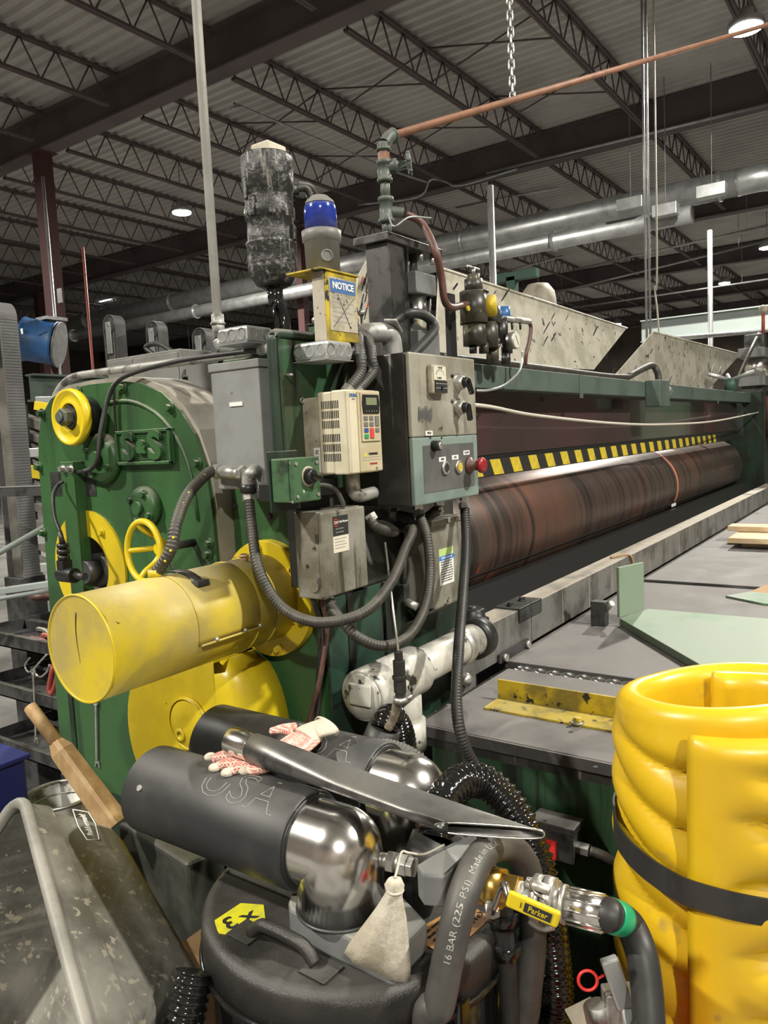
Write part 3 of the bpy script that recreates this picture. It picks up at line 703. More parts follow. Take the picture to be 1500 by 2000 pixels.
# ------------------------------------------------ beige variable speed drive
def drive():
    t = thing('motor_drive', 'beige motor speed drive with vent slots, small display and keypad', 'drive')
    x0, x1, y0, y1, z0, z1 = 1.390, 1.512, 1.056, 1.150, 1.622, 1.811
    G().bx((x0, 1.11, z0), (x1, y1, z1)).build('body', 'beige', t, .004)
    fr = G().bx((x0, y0 + .012, z0 - .002), (x1, 1.11, z1 + .002)).build('front_case', 'beige', t, .004)
    fc = G().bx((x0 + .030, y0, z0), (x1 - .002, y0 + .013, z1)).build('front_cover', 'beige_face', t, .004)
    G().bx((x0 + .002, y0 + .002, z0), (x0 + .030, y0 + .013, z1)).build('side_cover', 'beige', t, .003)
    G().bx((x0 + .006, y1, z0 - .004), (x1 - .006, 1.202, z1 - .01)).build('heat_sink', 'cream_dirty', t, .002)
    lb = G().bx((x0 + .0045, 1.155, z0 + .004), (x0 + .006, 1.172, z0 + .062)).build('side_label', 'white', t, label='white label strip')
    txt('RE POWER', .013, (x0 + .0043, 1.1635, z0 + .033), -ZA, -YA, 'ink', lb, sx=.75)
    # vents: two blocks of rows of slots on the side
    first = None
    for blk in range(2):
        for row in range(3):
            for c in range(10):
                y = 1.140 - c * .0070 * .62; z = z1 - .030 - blk * .076 - row * .0225
                pos = V((x0 - .0003, 1.1370 - c * .0052, z))
                if first is None:
                    first = G().bx((-.0006, -.0011, -.0088), (.0006, .0011, .0088)).build('vent_slot', 'black', t); first.location = pos
                else: copy_part(first, t, pos)
    # keypad
    cx = (x0 + x1) / 2 + .014
    kp = G().bx((cx - .037, y0 - .0035, z1 - .118), (cx + .037, y0, z1 - .004)).build('keypad', 'beige_face', t, .0015)
    dp = G().prism([V((cx + sx * (.031 if abs(k) == 1 else .034), y0 - .006, z1 - .010 - zz)) for sx, k, zz in ((-1, 1, 0), (-1, 0, .02), (-1, 1, .044), (1, 1, .044), (1, 0, .02), (1, 1, 0))], (0, .003, 0)).build('display_bezel', 'black', kp, .001)
    G().bx((cx - .021, y0 - .0068, z1 - .034), (cx + .021, y0 - .006, z1 - .017)).build('screen', 'lcd', dp)
    for i in range(5): G().cyl((cx - .02 + i * .01, y0 - .0066, z1 - .048), (cx - .02 + i * .01, y0 - .006, z1 - .048), .0013, n=8).build('indicator', 'ink_grey', dp)
    keys = [(-.022, .063, 'key_grey', .006), (0, .063, 'key_grey', .006), (-.022, .077, 'key_grey', .006), (0, .077, 'key_grey', .006), (.022, .070, 'key_grey', .013),
            (-.022, .091, 'key_blue', .006), (-.022, .105, 'key_green', .006), (0, .098, 'key_red', .013), (.022, .091, 'key_grey', .006)]
    for kx_, kz, m, h in keys:
        G().bx((cx + kx_ - .0075, y0 - .0058, z1 - kz - h), (cx + kx_ + .0075, y0 - .0035, z1 - kz + h * 1.0 - .002)).build('key', m, kp, .0012)
    G().cyl((x0 + .045, y0 - .0005, z1 - .060), (x0 + .045, y0 + .001, z1 - .060), .012, n=18).build('thumb_notch', 'cream_dirty', t)
    txt('DURA', .010, (x0 + .0165, y0 + .0012, z1 - .012), XA, ZA, 'ink_blue', fc, off=.0002)
    txt('PULSE', .0042, (x0 + .0165, y0 + .0012, z1 - .020), XA, ZA, 'ink_grey', fc)
    txt('WARNING', .0075, (cx + .006, y0 - .0008, z0 + .042), XA, ZA, 'ink', fc)
    wt = [V((cx - .03, y0 - .0008, z0 + .037)), V((cx - .020, y0 - .0008, z0 + .037)), V((cx - .025, y0 - .0008, z0 + .047))]
    G().prism(wt, (0, .0008, 0)).build('warning_triangle', 'sticker_yellow', fc)
    for z in (z0 + .028, z0 + .034): G().bx((cx - .036, y0 - .0006, z), (cx + .036, y0, z + .0008)).build('panel_line', 'ink_grey', fc)
    txt('DURAPULSE', .0055, (cx + .006, y0 - .0008, z0 + .019), XA, ZA, 'ink_red', fc)
    G().torus((cx + .018, y0 - .0004, z0 + .007), YA, .003, .0007, 12, 5).build('screw', 'ink', fc)
    # fittings underneath
    G().cyl((1.47, 1.12, z0 - .004), (1.47, 1.12, z0 - .045), .018, n=16).build('bottom_gland', 'zinc', t)
    G().tube([V((1.47, 1.12, z0 - .03)), V((1.475, 1.12, z0 - .052)), V((1.50, 1.12, z0 - .060)), V((1.56, 1.125, z0 - .058))], .016, 14, 5).build('bottom_elbow', 'galv_dirty', t)
drive()
# ------------------------------------------------ green rotary switch box
def rotary_switch():
    t = thing('rotary_switch_box', 'chipped green rotary switch box with black knob below the grey box', 'switch')
    x0, x1, y0, y1, z0, z1 = 1.213, 1.303, 1.082, 1.143, 1.572, 1.666
    G().bx((x0, y0 + .012, z0), (x1, y1, z1)).build('body', 'green_box', t, .003)
    cv = G().bx((x0 + .001, y0, z0 - .001), (x1 + .001, y0 + .011, z1 + .001)).build('cover', 'green_box', t, .003)
    G().bx((x0 - .004, y1, z0 - .022), (x1, y1 + .006, z1 + .016)).build('back_plate', 'green_dark', t, .002)
    G().bx((x0 + .02, y1 + .006, z0), (1.45, 1.202, z0 + .04)).build('mount_bar', 'black', t, .002)
    c = V(((x0 + x1) / 2 + .004, y0, (z0 + z1) / 2 + .006))
    G().lathe(c, -YA, [(.022, 0), (.022, .002), (.019, .003)], 28).build('dial', 'cream_dirty', cv)
    kn = G().lathe(c - YA * .003, -YA, [(.018, 0), (.016, .012), (.013, .014)], 24).build('knob', 'black', cv)
    G().obox(c + V((.008, -.016, -.003)), V((1, 0, -.25)), V((0, 1, 0)), (.034, .016, .011)).build('knob_pointer', 'black_gloss', kn, .003)
    for dx, dz in ((.012, -.006), (-.012, -.006), (.012, .006)):
        pass
    for x, z in ((x0 + .012, z1 - .012), (x1 - .01, z1 - .012), (x0 + .012, z0 + .012), (x1 - .01, z0 + .012)):
        G().cyl((x, y0, z), (x, y0 - .003, z), .004, n=10).build('screw', 'zinc', cv)
    G().tube([V((x1, 1.12, z0 + .025)), V((x1 + .04, 1.115, z0 + .028)), V((x1 + .085, 1.11, z0 + .015)), V((x1 + .105, 1.105, z0 - .018)), V((x1 + .106, 1.108, z0 - .03))], .0055, 8).build('cable', 'hose_grey', t)
rotary_switch()
# ------------------------------------------------ dirty disconnect box
def disconnect():
    t = thing('disconnect_box', 'grimy grey safety switch box with black maker sticker and side lever', 'switch box')
    x0, x1, y0, y1, z0, z1 = 1.323, 1.486, 1.102, 1.184, 1.339, 1.540
    G().bx((x0, y0 + .012, z0), (x1, y1, z1)).build('body', 'box_dirty', t, .003)
    dr = G().bx((x0 - .002, y0, z0 + .004), (x1 + .003, y0 + .012, z1 - .001)).build('door', 'box_dirty', t, .004)
    G().bx((x0 + .01, y1, z0 + .02), (1.46, FY - .008, z1 + .03)).build('mounting_strut', 'black', t, .002)
    s = Y_(665, 1042, y0); w_, h_ = .058, .085
    st = G().bx((s.x - w_ / 2, y0 - .001, s.z - h_ / 2), (s.x + w_ / 2, y0, s.z + h_ / 2)).build('sticker', 'white_dirty', dr, label='maker sticker, black above and cream below')
    G().bx((s.x - w_ / 2, y0 - .0014, s.z - .004), (s.x + w_ / 2, y0 - .001, s.z + h_ / 2)).build('sticker_top', 'ink', st)
    lo = G()
    for a, b in (((-.024, .018), (-.010, .020)), ((-.024, .034), (-.010, .036)), ((-.024, .018), (-.022, .036)), ((-.012, .018), (-.010, .036))):
        lo.bx((s.x + a[0], y0 - .002, s.z + a[1]), (s.x + b[0], y0 - .0014, s.z + b[1]))
    lo.build('logo_frame', 'ink_red', st); txt('CH', .009, (s.x - .017, y0 - .0018, s.z + .027), XA, ZA, 'white', st)
    txt('Cutler-Hammer', .0075, (s.x + .010, y0 - .0018, s.z + .028), XA, ZA, 'white', st, sx=.7)
    for k in range(2): txt('SAFETY SWITCH', .004, (s.x - .004, y0 - .0018, s.z + .012 - k * .008), XA, ZA, 'ink_grey', st)
    for k in range(4): G().bx((s.x - .024, y0 - .0014, s.z - .012 - k * .007), (s.x + .02 - .006 * (k % 2), y0 - .001, s.z - .010 - k * .007)).build('print_line', 'ink_grey', st)
    G().cyl((x0 - .004, y0 + .03, z0 + .03), (x0, y0 + .03, z0 + .03), .013, n=20).build('knockout', 'box_dirty', t)
    G().sph((x0 - .002, y0 + .025, z0 + .12), .004, 10, 6).build('latch_stud', 'steel_dark', t)
    G().bx((x0 - .002, y0 + .008, z0 + .03), (x0 + .003, y0 + .02, z0 + .05)).bx((x0 - .002, y0 + .008, z0 + .13), (x0 + .003, y0 + .02, z0 + .15)).build('hinge', 'steel_dark', t)
    # lever on the right-hand side
    a = Y_(716, 1012, 1.115); b = Y_(727, 1100, 1.115)
    G().cyl((x1 + .003, 1.15, a.z - .03), (x1 + .025, 1.15, a.z - .03), .012, n=14).build('lever_pivot', 'steel_dark', t)
    G().tube([V((x1 + .018, 1.15, a.z - .03)), V((x1 + .016, 1.13, a.z - .06)), V((x1 + .014, 1.10, b.z))], lambda q: .006 + .008 * math.sin(PI * min(1, q * 1.02)), 10, 6).build('lever', 'rubber_dirty', t)
    G().hexn((x0 + .05, 1.14, z0), (x0 + .05, 1.14, z0 - .014), .016).build('hub_nut', 'zinc', t)
disconnect()
# ------------------------------------------------ operator panel
def control_panel():
    t = thing('control_panel', 'operator control panel with ammeter, two selector switches, push buttons and red emergency stop', 'control panel')
    x0, x1, y0, z0, z1 = 1.591, 1.928, 1.022, 1.527, 1.905
    zm = z0 + (z1 - z0) * .45
    G().bx((x0, y0 + .014, z0), (x1, FY + .005, z1)).build('cabinet', 'black_grime', t, .004)
    G().bx((x0 + .012, y0 + .006, z0 + .004), (x0 + .018, y0 + .014, z1 - .006)).build('gasket', 'yellow_worn', t)
    up = G().bx((x0 + .002, y0, zm), (x1, y0 + .013, z1)).build('upper_door', 'panel_upper', t, .004, label='stained bare metal upper door')
    lo = G().bx((x0 + .002, y0, z0), (x1, y0 + .013, zm - .001)).build('lower_door', 'panel_lower', t, .004, label='grey-green lower door')
    G().bx((x0 + .045, y0 - .001, z0 + .028), (x1 - .026, y0, zm - .022)).build('dark_inset', 'panel_inset', lo)
    # ammeter
    c = Y_(848, 742, y0); am = G().bx((c.x - .036, y0 - .016, c.z - .036), (c.x + .036, y0, c.z + .037)).build('ammeter', 'cream_dirty', up, .005, label='square ammeter with black lower half')
    G().bx((c.x - .030, y0 - .018, c.z - .002), (c.x + .030, y0 - .016, c.z + .032)).build('dial_face', 'gauge_face', am)
    G().bx((c.x - .025, y0 - .0185, c.z - .034), (c.x + .034, y0 - .016, c.z - .004)).build('black_half', 'ink', am)
    G().cyl((c.x + .004, y0 - .021, c.z - .022), (c.x + .004, y0 - .018, c.z - .022), .005, n=14).build('adjust_screw', 'black_gloss', am)
    sc = G()
    for k in range(9):
        a = math.radians(150 - k * 15); p = V((c.x + .022 * math.cos(a), y0 - .0184, c.z + .002 + .022 * math.sin(a))); d = V((math.cos(a), 0, math.sin(a)))
        sc.obox(p, d, YA, (.005, .0004, .0012))
    sc.build('dial_marks', 'ink', am); txt('0  50  100', .006, (c.x, y0 - .0184, c.z + .029), XA, ZA, 'ink', am, sx=.8)
    txt('% AMPS', .006, (c.x - .005, y0 - .0184, c.z + .003), XA, ZA, 'ink', am)
    for i in range(4):
        for j in range(2): G().bx((c.x - .022 + i * .0145, y0 - .019, c.z - .012 - j * .011), (c.x - .012 + i * .0145, y0 - .0185, c.z - .010 - j * .011)).build('tick', 'ink_grey', am)
    # selector switches
    for u, v, ang in ((893, 748, -1.05), (893, 797, -1.35)):
        c = Y_(u, v, y0); sw = G().bx((c.x - .024, y0 - .002, c.z - .022), (c.x + .016, y0, c.z + .026)).build('legend_plate', 'zinc', up, .001)
        G().lathe(c - YA * .002, -YA, [(.021, 0), (.021, .006), (.018, .012), (.017, .018), (.014, .019)], 24).build('bezel', 'zinc', sw)
        q = c - YA * .022; d = V((math.cos(ang), 0, math.sin(ang)))
        G().lathe(q, -YA, [(.014, 0), (.013, .012), (.011, .013)], 18).build('knob', 'black', sw)
        G().obox(q + d * .014 - YA * .012, d, YA, (.044, .014, .012)).build('knob_lever', 'black_gloss', sw, .003)
        G().sph(c + V((-.028, -.002, .018)), .005, 10, 6).build('screw', 'steel_dark', sw)
    # speed knob
    c = Y_(846, 871, y0); sk = G().lathe(c, -YA, [(.014, 0), (.013, .020), (.011, .022)], 24).build('speed_knob', 'black', lo)
    G().lathe(c - YA * .022, -YA, [(.010, 0), (.010, .002), (.006, .003)], 20).build('cap', 'zinc', sk)
    for u, v, m, lab in ((868, 914, 'ink', 'black push button in a chrome ring'), (894, 912, 'hazard_yellow', 'yellow push button in a chrome ring')):
        c = Y_(u, v, y0); b = G().lathe(c, -YA, [(.018, 0), (.018, .006), (.013, .009), (.0125, .006)], 28).build('push_button', 'zinc', lo, label=lab)
        G().lathe(c - YA * .004, -YA, [(.0125, 0), (.0125, .004), (.011, .005)], 24).build('button_cap', m, b)
    c = Y_(915, 909, y0); e = G().lathe(c, -YA, [(.024, 0), (.022, .008), (.014, .011), (.014, .034)], 28).build('emergency_stop', 'red_dull', lo, label='red mushroom emergency stop')
    G().lathe(c - YA * .034, -YA, [(.014, 0), (.021, .002), (.022, .008), (.019, .014), (.008, .016)], 28).build('mushroom_head', 'estop', e)
    for u, v, s_ in ((837, 846, 'SPEED'), (863, 897, 'RUN'), (888, 893, 'JOG'), (910, 884, 'E-STOP')):
        c = Y_(u, v, y0); l = G().bx((c.x - .017, y0 - .002, c.z - .006), (c.x + .017, y0 - .001, c.z + .006)).build('label_strip', 'white', lo)
        txt(s_, .0085, (c.x, y0 - .0022, c.z), XA, ZA, 'ink', l, sx=.85)
    for u, v in ((840, 855), (862, 855)): p = Y_(u, v, y0); G().cyl(p - YA * .0015, p - YA * .001, .003, n=10).build('hole', 'black', lo)
    p = Y_(830, 810, y0); g = G()
    rn = random.Random(5)
    for k in range(22):
        a = p + V((-.032 + k * .0031, 0, rn.uniform(-.004, .004))); h_ = rn.uniform(.010, .019)
        g.obox(V((a.x, y0 - .0003, a.z)), V((.12, 0, 1)), YA, (h_ * 2, .0006, rn.uniform(.0022, .0036)))
    g.build('scraped_sticker', 'panel_inset', up, kind='stuff')
    p = Y_(907, 978, 1.05)
    for u, v in ((816, 990), (858, 985), (907, 976)):
        p = Y_(u, v, 1.085); G().hexn((p.x, 1.085, z0), (p.x, 1.085, z0 - .02), .014).build('hub_nut', 'zinc', t)
control_panel()
# ------------------------------------------------ box with the shipping-style label below the panel
def lower_box():
    t = thing('labelled_junction_box', 'dull steel junction box with blue and white sticker below the control panel', 'junction box')
    x0, x1, y0, z0, z1 = 1.822, 2.002, 1.12, 1.21, 1.458
    G().bx((x0, y0, z0), (x1, FY - .006, z1)).build('body', 'box_dirty', t, .004)
    G().prism([V((x0, y0, z0)), V((x1, y0, z0)), V((x1, FY - .008, z0 - .05)), V((x0, FY - .008, z0 - .05))][::1], (0, 0, .002)).build('sloped_bottom', 'box_dirty', t)
    G().bx((x0 - .004, y0 - .004, z1 - .012), (x1 + .004, FY - .006, z1 + .003)).build('lid_lip', 'box_dirty', t, .002)
    c = Y_(872, 1105, y0); w_, h_ = .080, .105
    s = G().bx((c.x - w_ / 2, y0 - .001, c.z - h_ / 2), (c.x + w_ / 2, y0, c.z + h_ / 2)).build('sticker', 'white', t, label='white sticker with green and blue header')
    G().bx((c.x - w_ / 2, y0 - .0014, c.z + h_ / 2 - .020), (c.x + w_ / 2, y0 - .001, c.z + h_ / 2)).build('green_header', 'label_green', s)
    G().bx((c.x - w_ / 2, y0 - .0014, c.z + h_ / 2 - .034), (c.x + w_ / 2, y0 - .001, c.z + h_ / 2 - .021)).build('blue_header', 'label_blue', s)
    txt('NONHAZARDOUS', .008, (c.x, y0 - .0018, c.z + h_ / 2 - .0275), XA, ZA, 'white', s, sx=.9)
    rn = random.Random(8)
    for k in range(9):
        g = G(); x = c.x - .033
        while x < c.x + .030:
            q = rn.uniform(.003, .009); g.bx((x, y0 - .0014, c.z + .012 - k * .007), (min(x + q, c.x + .034), y0 - .001, c.z + .0155 - k * .007)); x += q + .0025
        g.build('print_line', 'ink', s)
lower_box()
# ------------------------------------------------ conduit boxes, beacon and sign
def conduit_box(name, label, x0, x1, y0, y1, z0, z1, n1, n2):
    t = thing(name, label, 'junction box')
    G().bx((x0, y0, z0), (x1, y1, z1)).build('body', 'galv', t, .008, 3)
    for k in range(n1):
        y = y0 + (y1 - y0) * (k + .5) / n1; r = min((z1 - z0) * .36, .014)
        G().ring((x0 - .001, y, (z0 + z1) / 2), XA, r * .78, r, .0014, 24).build('knockout', 'galv_dirty', t)
    for k in range(n2):
        x = x0 + (x1 - x0) * (k + .5) / n2; r = min((z1 - z0) * .36, .014)
        G().ring((x, y0 - .001, (z0 + z1) / 2), YA, r * .78, r, .0014, 24).build('knockout', 'galv_dirty', t)
    G().bx((x0 - .001, y0 - .001, z0 - .002), (x1 + .001, y1, z0)).build('cover_plate', 'galv', t)
    return t
conduit_box('conduit_box', 'silver square conduit box with round knockouts below the notice sign', 1.372, 1.470, 1.10, 1.200, 1.884, 1.926, 3, 3)
conduit_box('conduit_box', 'silver conduit box with knockouts on top of the grey electrical box', 1.352, 1.445, 1.325, 1.425, 1.945, 1.985, 3, 2)
def beacon():
    t = thing('sign_bracket', 'yellow angle bracket with worn blue notice sign under the beacon', 'sign')
    x0, x1, y0 = 1.404, 1.524, 1.118; z0, z1 = 1.93, 2.086
    G().bx((x0, y0, z0), (x1, y0 + .004, z1)).build('front_leg', 'yellow_worn', t, .001)
    G().bx((x0, y0 + .004, z0), (x0 + .004, y0 + .04, z1)).build('side_leg', 'cream_dirty', t, .001)
    G().bx((x0 - .02, y0 - .004, z1), (x1 + .006, y0 + .10, z1 + .004)).build('top_plate', 'yellow_worn', t, .001)
    G().bx((x0, y0, z0 - .004), (x1 - .04, y0 + .06, z0)).build('foot', 'yellow_worn', t, .001)
    s = G().bx((x0 + .010, y0 - .0015, z0 + .022), (x1 - .006, y0, z1 - .012)).build('notice_sign', 'cream_dirty', t, .0005, label='worn cream notice sign with blue header')
    G().bx((x0 + .014, y0 - .002, z1 - .046), (x1 - .010, y0 - .0015, z1 - .016)).build('sign_header', 'ink_blue', s)
    txt('NOTICE', .022, ((x0 + x1) / 2 + .002, y0 - .0028, z1 - .031), XA, ZA, 'white', s, off=.0006, sx=1.0)
    for k, (w_) in enumerate((.06, .08, .05, .075, .06, .07)):
        G().bx((x0 + .02, y0 - .002, z1 - .058 - k * .011), (x0 + .02 + w_, y0 - .0015, z1 - .055 - k * .011)).build('print_line', 'ink_grey', s)
    a = V((x0 + .02, y0 - .0022, z0 + .03)); b = V((x1 - .014, y0 - .0022, z1 - .05))
    G().cyl(a, b, .0006, n=5).build('scratch', 'ink', s); G().cyl(V((a.x + .02, a.y, b.z)), V((b.x - .02, a.y, a.z)), .0006, n=5).build('scratch', 'ink', s)
    t = thing('warning_beacon', 'blue domed warning beacon on a grey base above the notice sign', 'beacon')
    c = V(((x0 + x1) / 2 - .005, y0 + .048, z1 + .004)); k = .88
    bs = G().lathe(c, ZA, [(.040, 0), (.042, .085 * k), (.046, .087 * k), (.047, .112 * k), (.043, .114 * k)], 32).build('base', 'grey_light', t)
    G().lathe(c + V((-.026, -.034, .035)), V((-.6, -.8, 0)), [(.014, -.004), (.014, .003), (.011, .003), (.011, .001)], 20).build('plug', 'grey_light', bs)
    r = .0385; G().lathe(c + ZA * .1, ZA, [(r, 0), (r, .045), (r * .96, .055), (r * .8, .068), (r * .5, .078), (.001, .082)], 32).build('lens', 'blue_lens', t)
    G().lathe(c + ZA * .1005, ZA, [(r * .93, .0605), (r * .82, .0685), (r * .51, .0787), (.001, .083)], 32, cap=False).build('dust_cap', 'grey_light', t, label='dust lying on the dome')
beacon()
def spatter_motor():
    t = thing('spattered_canister', 'black canister crusted with white drips on a post above the frame', 'canister')
    c = Y_(533, 520, 1.47); r = .0685; cx, cy = c.x, c.y
    zb = 2.150; 
    prof = [(.02, -.030), (r * .7, -.018), (r * .97, .012), (r, .03), (r, .085), (r * 1.03, .088), (r * 1.03, .094), (r * .93, .097), (r * .93, .155), (r * 1.0, .158), (r * 1.0, .185), (r * .95, .188), (r * .97, .225), (r * 1.02, .228), (r * 1.03, .318), (r * 1.0, .322)]
    G().lathe((cx, cy, zb), ZA, prof, 40).build('body', 'paint_drip', t)
    G().obox((cx + .01, cy, zb + .335), XA, YA, (.075, .065, .04)).build('top_block', 'white_dirty', t, .005)
    po = G().cyl((cx + .012, cy, 1.949), (cx + .012, cy, zb - .02), .016, n=12).build('post', 'black_gloss', t)
    G().cyl((cx + .012, cy, 1.925), (cx + .012, cy, 1.95), .03, n=14).build('post_foot', 'steel_dark', t)
    G().cyl((cx - .01, cy - .01, zb - .03), (cx - .01, cy - .01, zb - .075), .022, .018, n=14).build('outlet', 'black_gloss', t)
    rn = random.Random(11)
    for k in range(5):
        a = rn.uniform(2.6, 5.6); z = zb + rn.uniform(.1, .26)
        G().obox((cx + r * 1.0 * math.cos(a), cy + r * 1.0 * math.sin(a), z), ZA, V((math.cos(a), math.sin(a), 0)), (rn.uniform(.03, .07), .012, .016)).build('drip_lump', 'paint_drip', t, .003)
    h0 = V((cx + .055, cy - .045, zb + .24)); 
    G().cyl((cx + .04, cy - .03, zb + .24), h0 + V((.01, -.008, 0)), .014, n=12).build('hose_port', 'paint_drip', t)
    for k, (dx, dy) in enumerate(((0, 0), (.026, .008))):
        pts = [h0 + V((dx * .6, dy * .6, .004 + .016 * k)), h0 + V((.035 + dx, -.02 + dy, .002 + .012 * k)), Y_(612 + 17 * k, 420, 1.40 + .012 * k), Y_(622 + 17 * k, 480, 1.40 + .012 * k), Y_(630 + 17 * k, 560, 1.40 + .012 * k), Y_(640 + 16 * k, 630, 1.405 + .012 * k), V((1.715 + .03 * k, 1.415 + .01 * k, 1.922))]
        pipe('canister_hose', pts, .0105, 'rubber_dirty', 'dusty grey hose looping from the black canister down behind the beacon', 'hose', 10, 8, 'canister hoses')
    pts = [V((cx - .01, cy - .012, zb - .075)), Y_(545, 590, 1.43), Y_(560, 630, 1.40), V((1.53, 1.37, 1.933))]
    pipe('outlet_hose', pts, .010, 'black_gloss', 'shiny black hose under the spattered canister', 'hose', 10, 8)
spatter_motor()
# ------------------------------------------------ tall conduit pole and pipes over the frame
def tall_conduit():
    t = thing('tall_conduit', 'tall galvanised conduit rising from the machine frame to the roof', 'conduit')
    p = V((1.50, 1.575, 2.010)); q = X_(378, 0, 1.50)
    G().cyl(p, (p.x, p.y, RZ), .0125, n=14).build('pipe', 'conduit_steel', t)
    G().cyl(p - ZA * .03, p + ZA * .045, .017, n=14).build('coupling', 'galv_dirty', t)
    G().tube([p - ZA * .025, p + V((0, -.006, -.036)), p + V((0, -.03, -.045)), p + V((-.06, -.152, -.045))], .018, 14, 6).build('elbow_body', 'galv', t)
    G().torus(p + V((0, 0, .02)), ZA, .017, .004, 18, 6).build('collar', 'galv_dirty', t)
tall_conduit()
def frame_conduits():
    z = 1.948
    a = X_(430, 692, 1.47)
    pts = [V((1.475, 1.29, 1.938)), V((1.475, 1.6, 1.938)), V((1.475, 2.08, 1.942)), V((1.475, 2.24, 1.935)), V((1.475, 2.33, 1.88)), V((1.475, 2.37, 1.80))]
    pipe('frame_conduit', pts, .012, 'galv_dirty', 'long light conduit bent over the top of the green housing', n=12)
    pts = [V((1.452, 1.318, 1.935)), V((1.438, 1.45, 1.936)), V((1.40, 1.62, 1.93)), X_(262, 728, 1.39), X_(225, 750, 1.385), X_(208, 790, 1.372), X_(196, 845, 1.352), X_(191, 895, 1.342), X_(180, 914, 1.346), X_(166, 920, 1.360), X_(151, 922, 1.374)]
    pipe('draped_cable', pts, .0065, 'rubber', 'black cable draped down the face of the green housing', 'cable', 8, 8)
    pipe('thin_cable', [X_(222, 752, 1.385), X_(224, 800, 1.39), X_(227, 870, 1.392), X_(220, 885, 1.385), X_(205, 893, 1.372)], .0035, 'rubber', 'thin black wire hanging beside the maker plate', 'wire')
    pipe('stub_pipe', [V((1.40, 1.33, 1.928)), V((1.40, 1.225, 1.928))], .014, 'galv_dirty', 'short dirty pipe stub behind the grey electrical box', 'pipe', 12, 1)
frame_conduits()
# ------------------------------------------------ hoses around the boxes
def flex(name, pts, r, label, m='rubber_dirty', ends=True, rib=True, cat='hose'):
    t = thing(name, label, cat)
    (G().ribbed(pts, r, .0075, .035, 12) if rib else G().tube(pts, r, 12, 8)).build('hose_body', m, t)
    if ends:
        for a, b in ((pts[0], pts[1]), (pts[-1], pts[-2])):
            d = (V(b) - V(a)).normalized(); G().hexn(V(a), V(a) + d * .018, r * 1.25).build('end_nut', 'zinc', t)
    return t
e = X_(487, 935, 1.335)
t = thing('hose_elbow', 'dark elbow fitting under the grey electrical box', 'fitting')
G().tube([X_(500, 918, 1.350), X_(494, 922, 1.32), X_(486, 932, 1.315), X_(485, 955, 1.315)], .016, 14, 5).build('elbow', 'galv_dirty', t)
G().cyl(X_(485, 945, 1.315), X_(485, 962, 1.315), .0195, n=18).build('collar', 'black', t)
flex('loop_hose', [X_(485, 963, 1.315), X_(492, 1030, 1.30), X_(505, 1110, 1.27), D_(545, 1180, 1.76), D_(600, 1212, 1.72), D_(660, 1213, 1.70), D_(720, 1190, 1.72), D_(765, 1135, 1.80), D_(790, 1075, 1.90), D_(804, 1032, 2.0), V((1.735, 1.214, 1.445))], .0125, 'thick dark hose looping from the grey box under the grimy switch box')
flex('drop_hose', [V((1.373, 1.14, 1.325)), D_(662, 1205, 1.76), D_(700, 1245, 1.74), D_(750, 1262, 1.76), D_(800, 1240, 1.82), D_(832, 1180, 1.90), D_(840, 1110, 1.95), D_(832, 1040, 1.98), Y_(816, 1000, 1.085)], .0125, 'dark hose sagging from the grimy switch box to the control panel')
flex('long_hose', [Y_(907, 983, 1.085), Y_(910, 1060, 1.06), Y_(904, 1160, 1.0), D_(895, 1280, 1.85), D_(892, 1380, 1.78), D_(905, 1450, 1.76), D_(935, 1510, 1.78), D_(985, 1590, 1.84)], .0135, 'long dark conduit hose hanging from the control panel past the white pipe', 'rubber')
flex('short_hose', [D_(720, 1005, 1.90), D_(735, 1030, 1.90), D_(770, 1038, 1.98), V((1.665, 1.214, 1.487))], .013, 'short dark hose curving behind the grimy switch box')
flex('angled_hose', [Y_(858, 994, 1.085), Y_(845, 1003, 1.09), Y_(822, 1014, 1.13), V((1.765, 1.214, 1.487))], .014, 'stub of dark hose just under the control panel', 'rubber')
for k, (u, v) in enumerate(((718, 690), (733, 690))):
    flex('drive_hose', [V((1.466 + .036 * k, 1.125, 1.811)), Y_(704 + 24 * k, 728, 1.11), Y_(704 + 22 * k, 700, 1.112), Y_(702 + 21 * k, 675, 1.130), Y_(693 + 18 * k, 652, 1.168), V((1.535 + .042 * k, 1.232, 1.992)), V((1.535 + .042 * k, 1.276, 1.924))], .0125, ('dusty grey hose leaving the beige drive nearer its display', 'dusty grey hose leaving the beige drive beside the control panel')[k], 'hose_grey')
pipe('curved_hose', [V((1.69, 1.30, 1.922)), Y_(770, 628, 1.25), Y_(800, 612, 1.22), Y_(832, 618, 1.20), Y_(848, 645, 1.18), V((1.80, 1.15, 1.915)), V((1.80, 1.14, 1.905))], .0145, 'rubber', 'thick black hose arching onto the top of the control panel', 'hose', 14, 8)
def green_jbox():
    t = thing('green_junction_box', 'battered green junction box with grimy cast elbow behind the notice sign', 'junction box')
    a = X_(694, 640, 1.62); 
    G().bx((1.60, 1.245, 1.925), (1.66, 1.34, 2.005)).build('body', 'green_box', t, .003)
    G().bx((1.596, 1.24, 2.005), (1.68, 1.345, 2.009)).build('lid', 'green_dark', t, .001)
    G().tube([V((1.63, 1.246, 1.965)), V((1.65, 1.20, 1.972)), V((1.70, 1.165, 1.975)), V((1.725, 1.16, 1.955)), V((1.73, 1.16, 1.906))], .026, 14, 5).build('cast_elbow', 'galv_dirty', t)
    G().obox((1.715, 1.145, 1.992), V((1, .3, -.5)), V((0, 1, 0)), (.06, .035, .006)).build('elbow_cover', 'zinc', t, .002)
green_jbox()
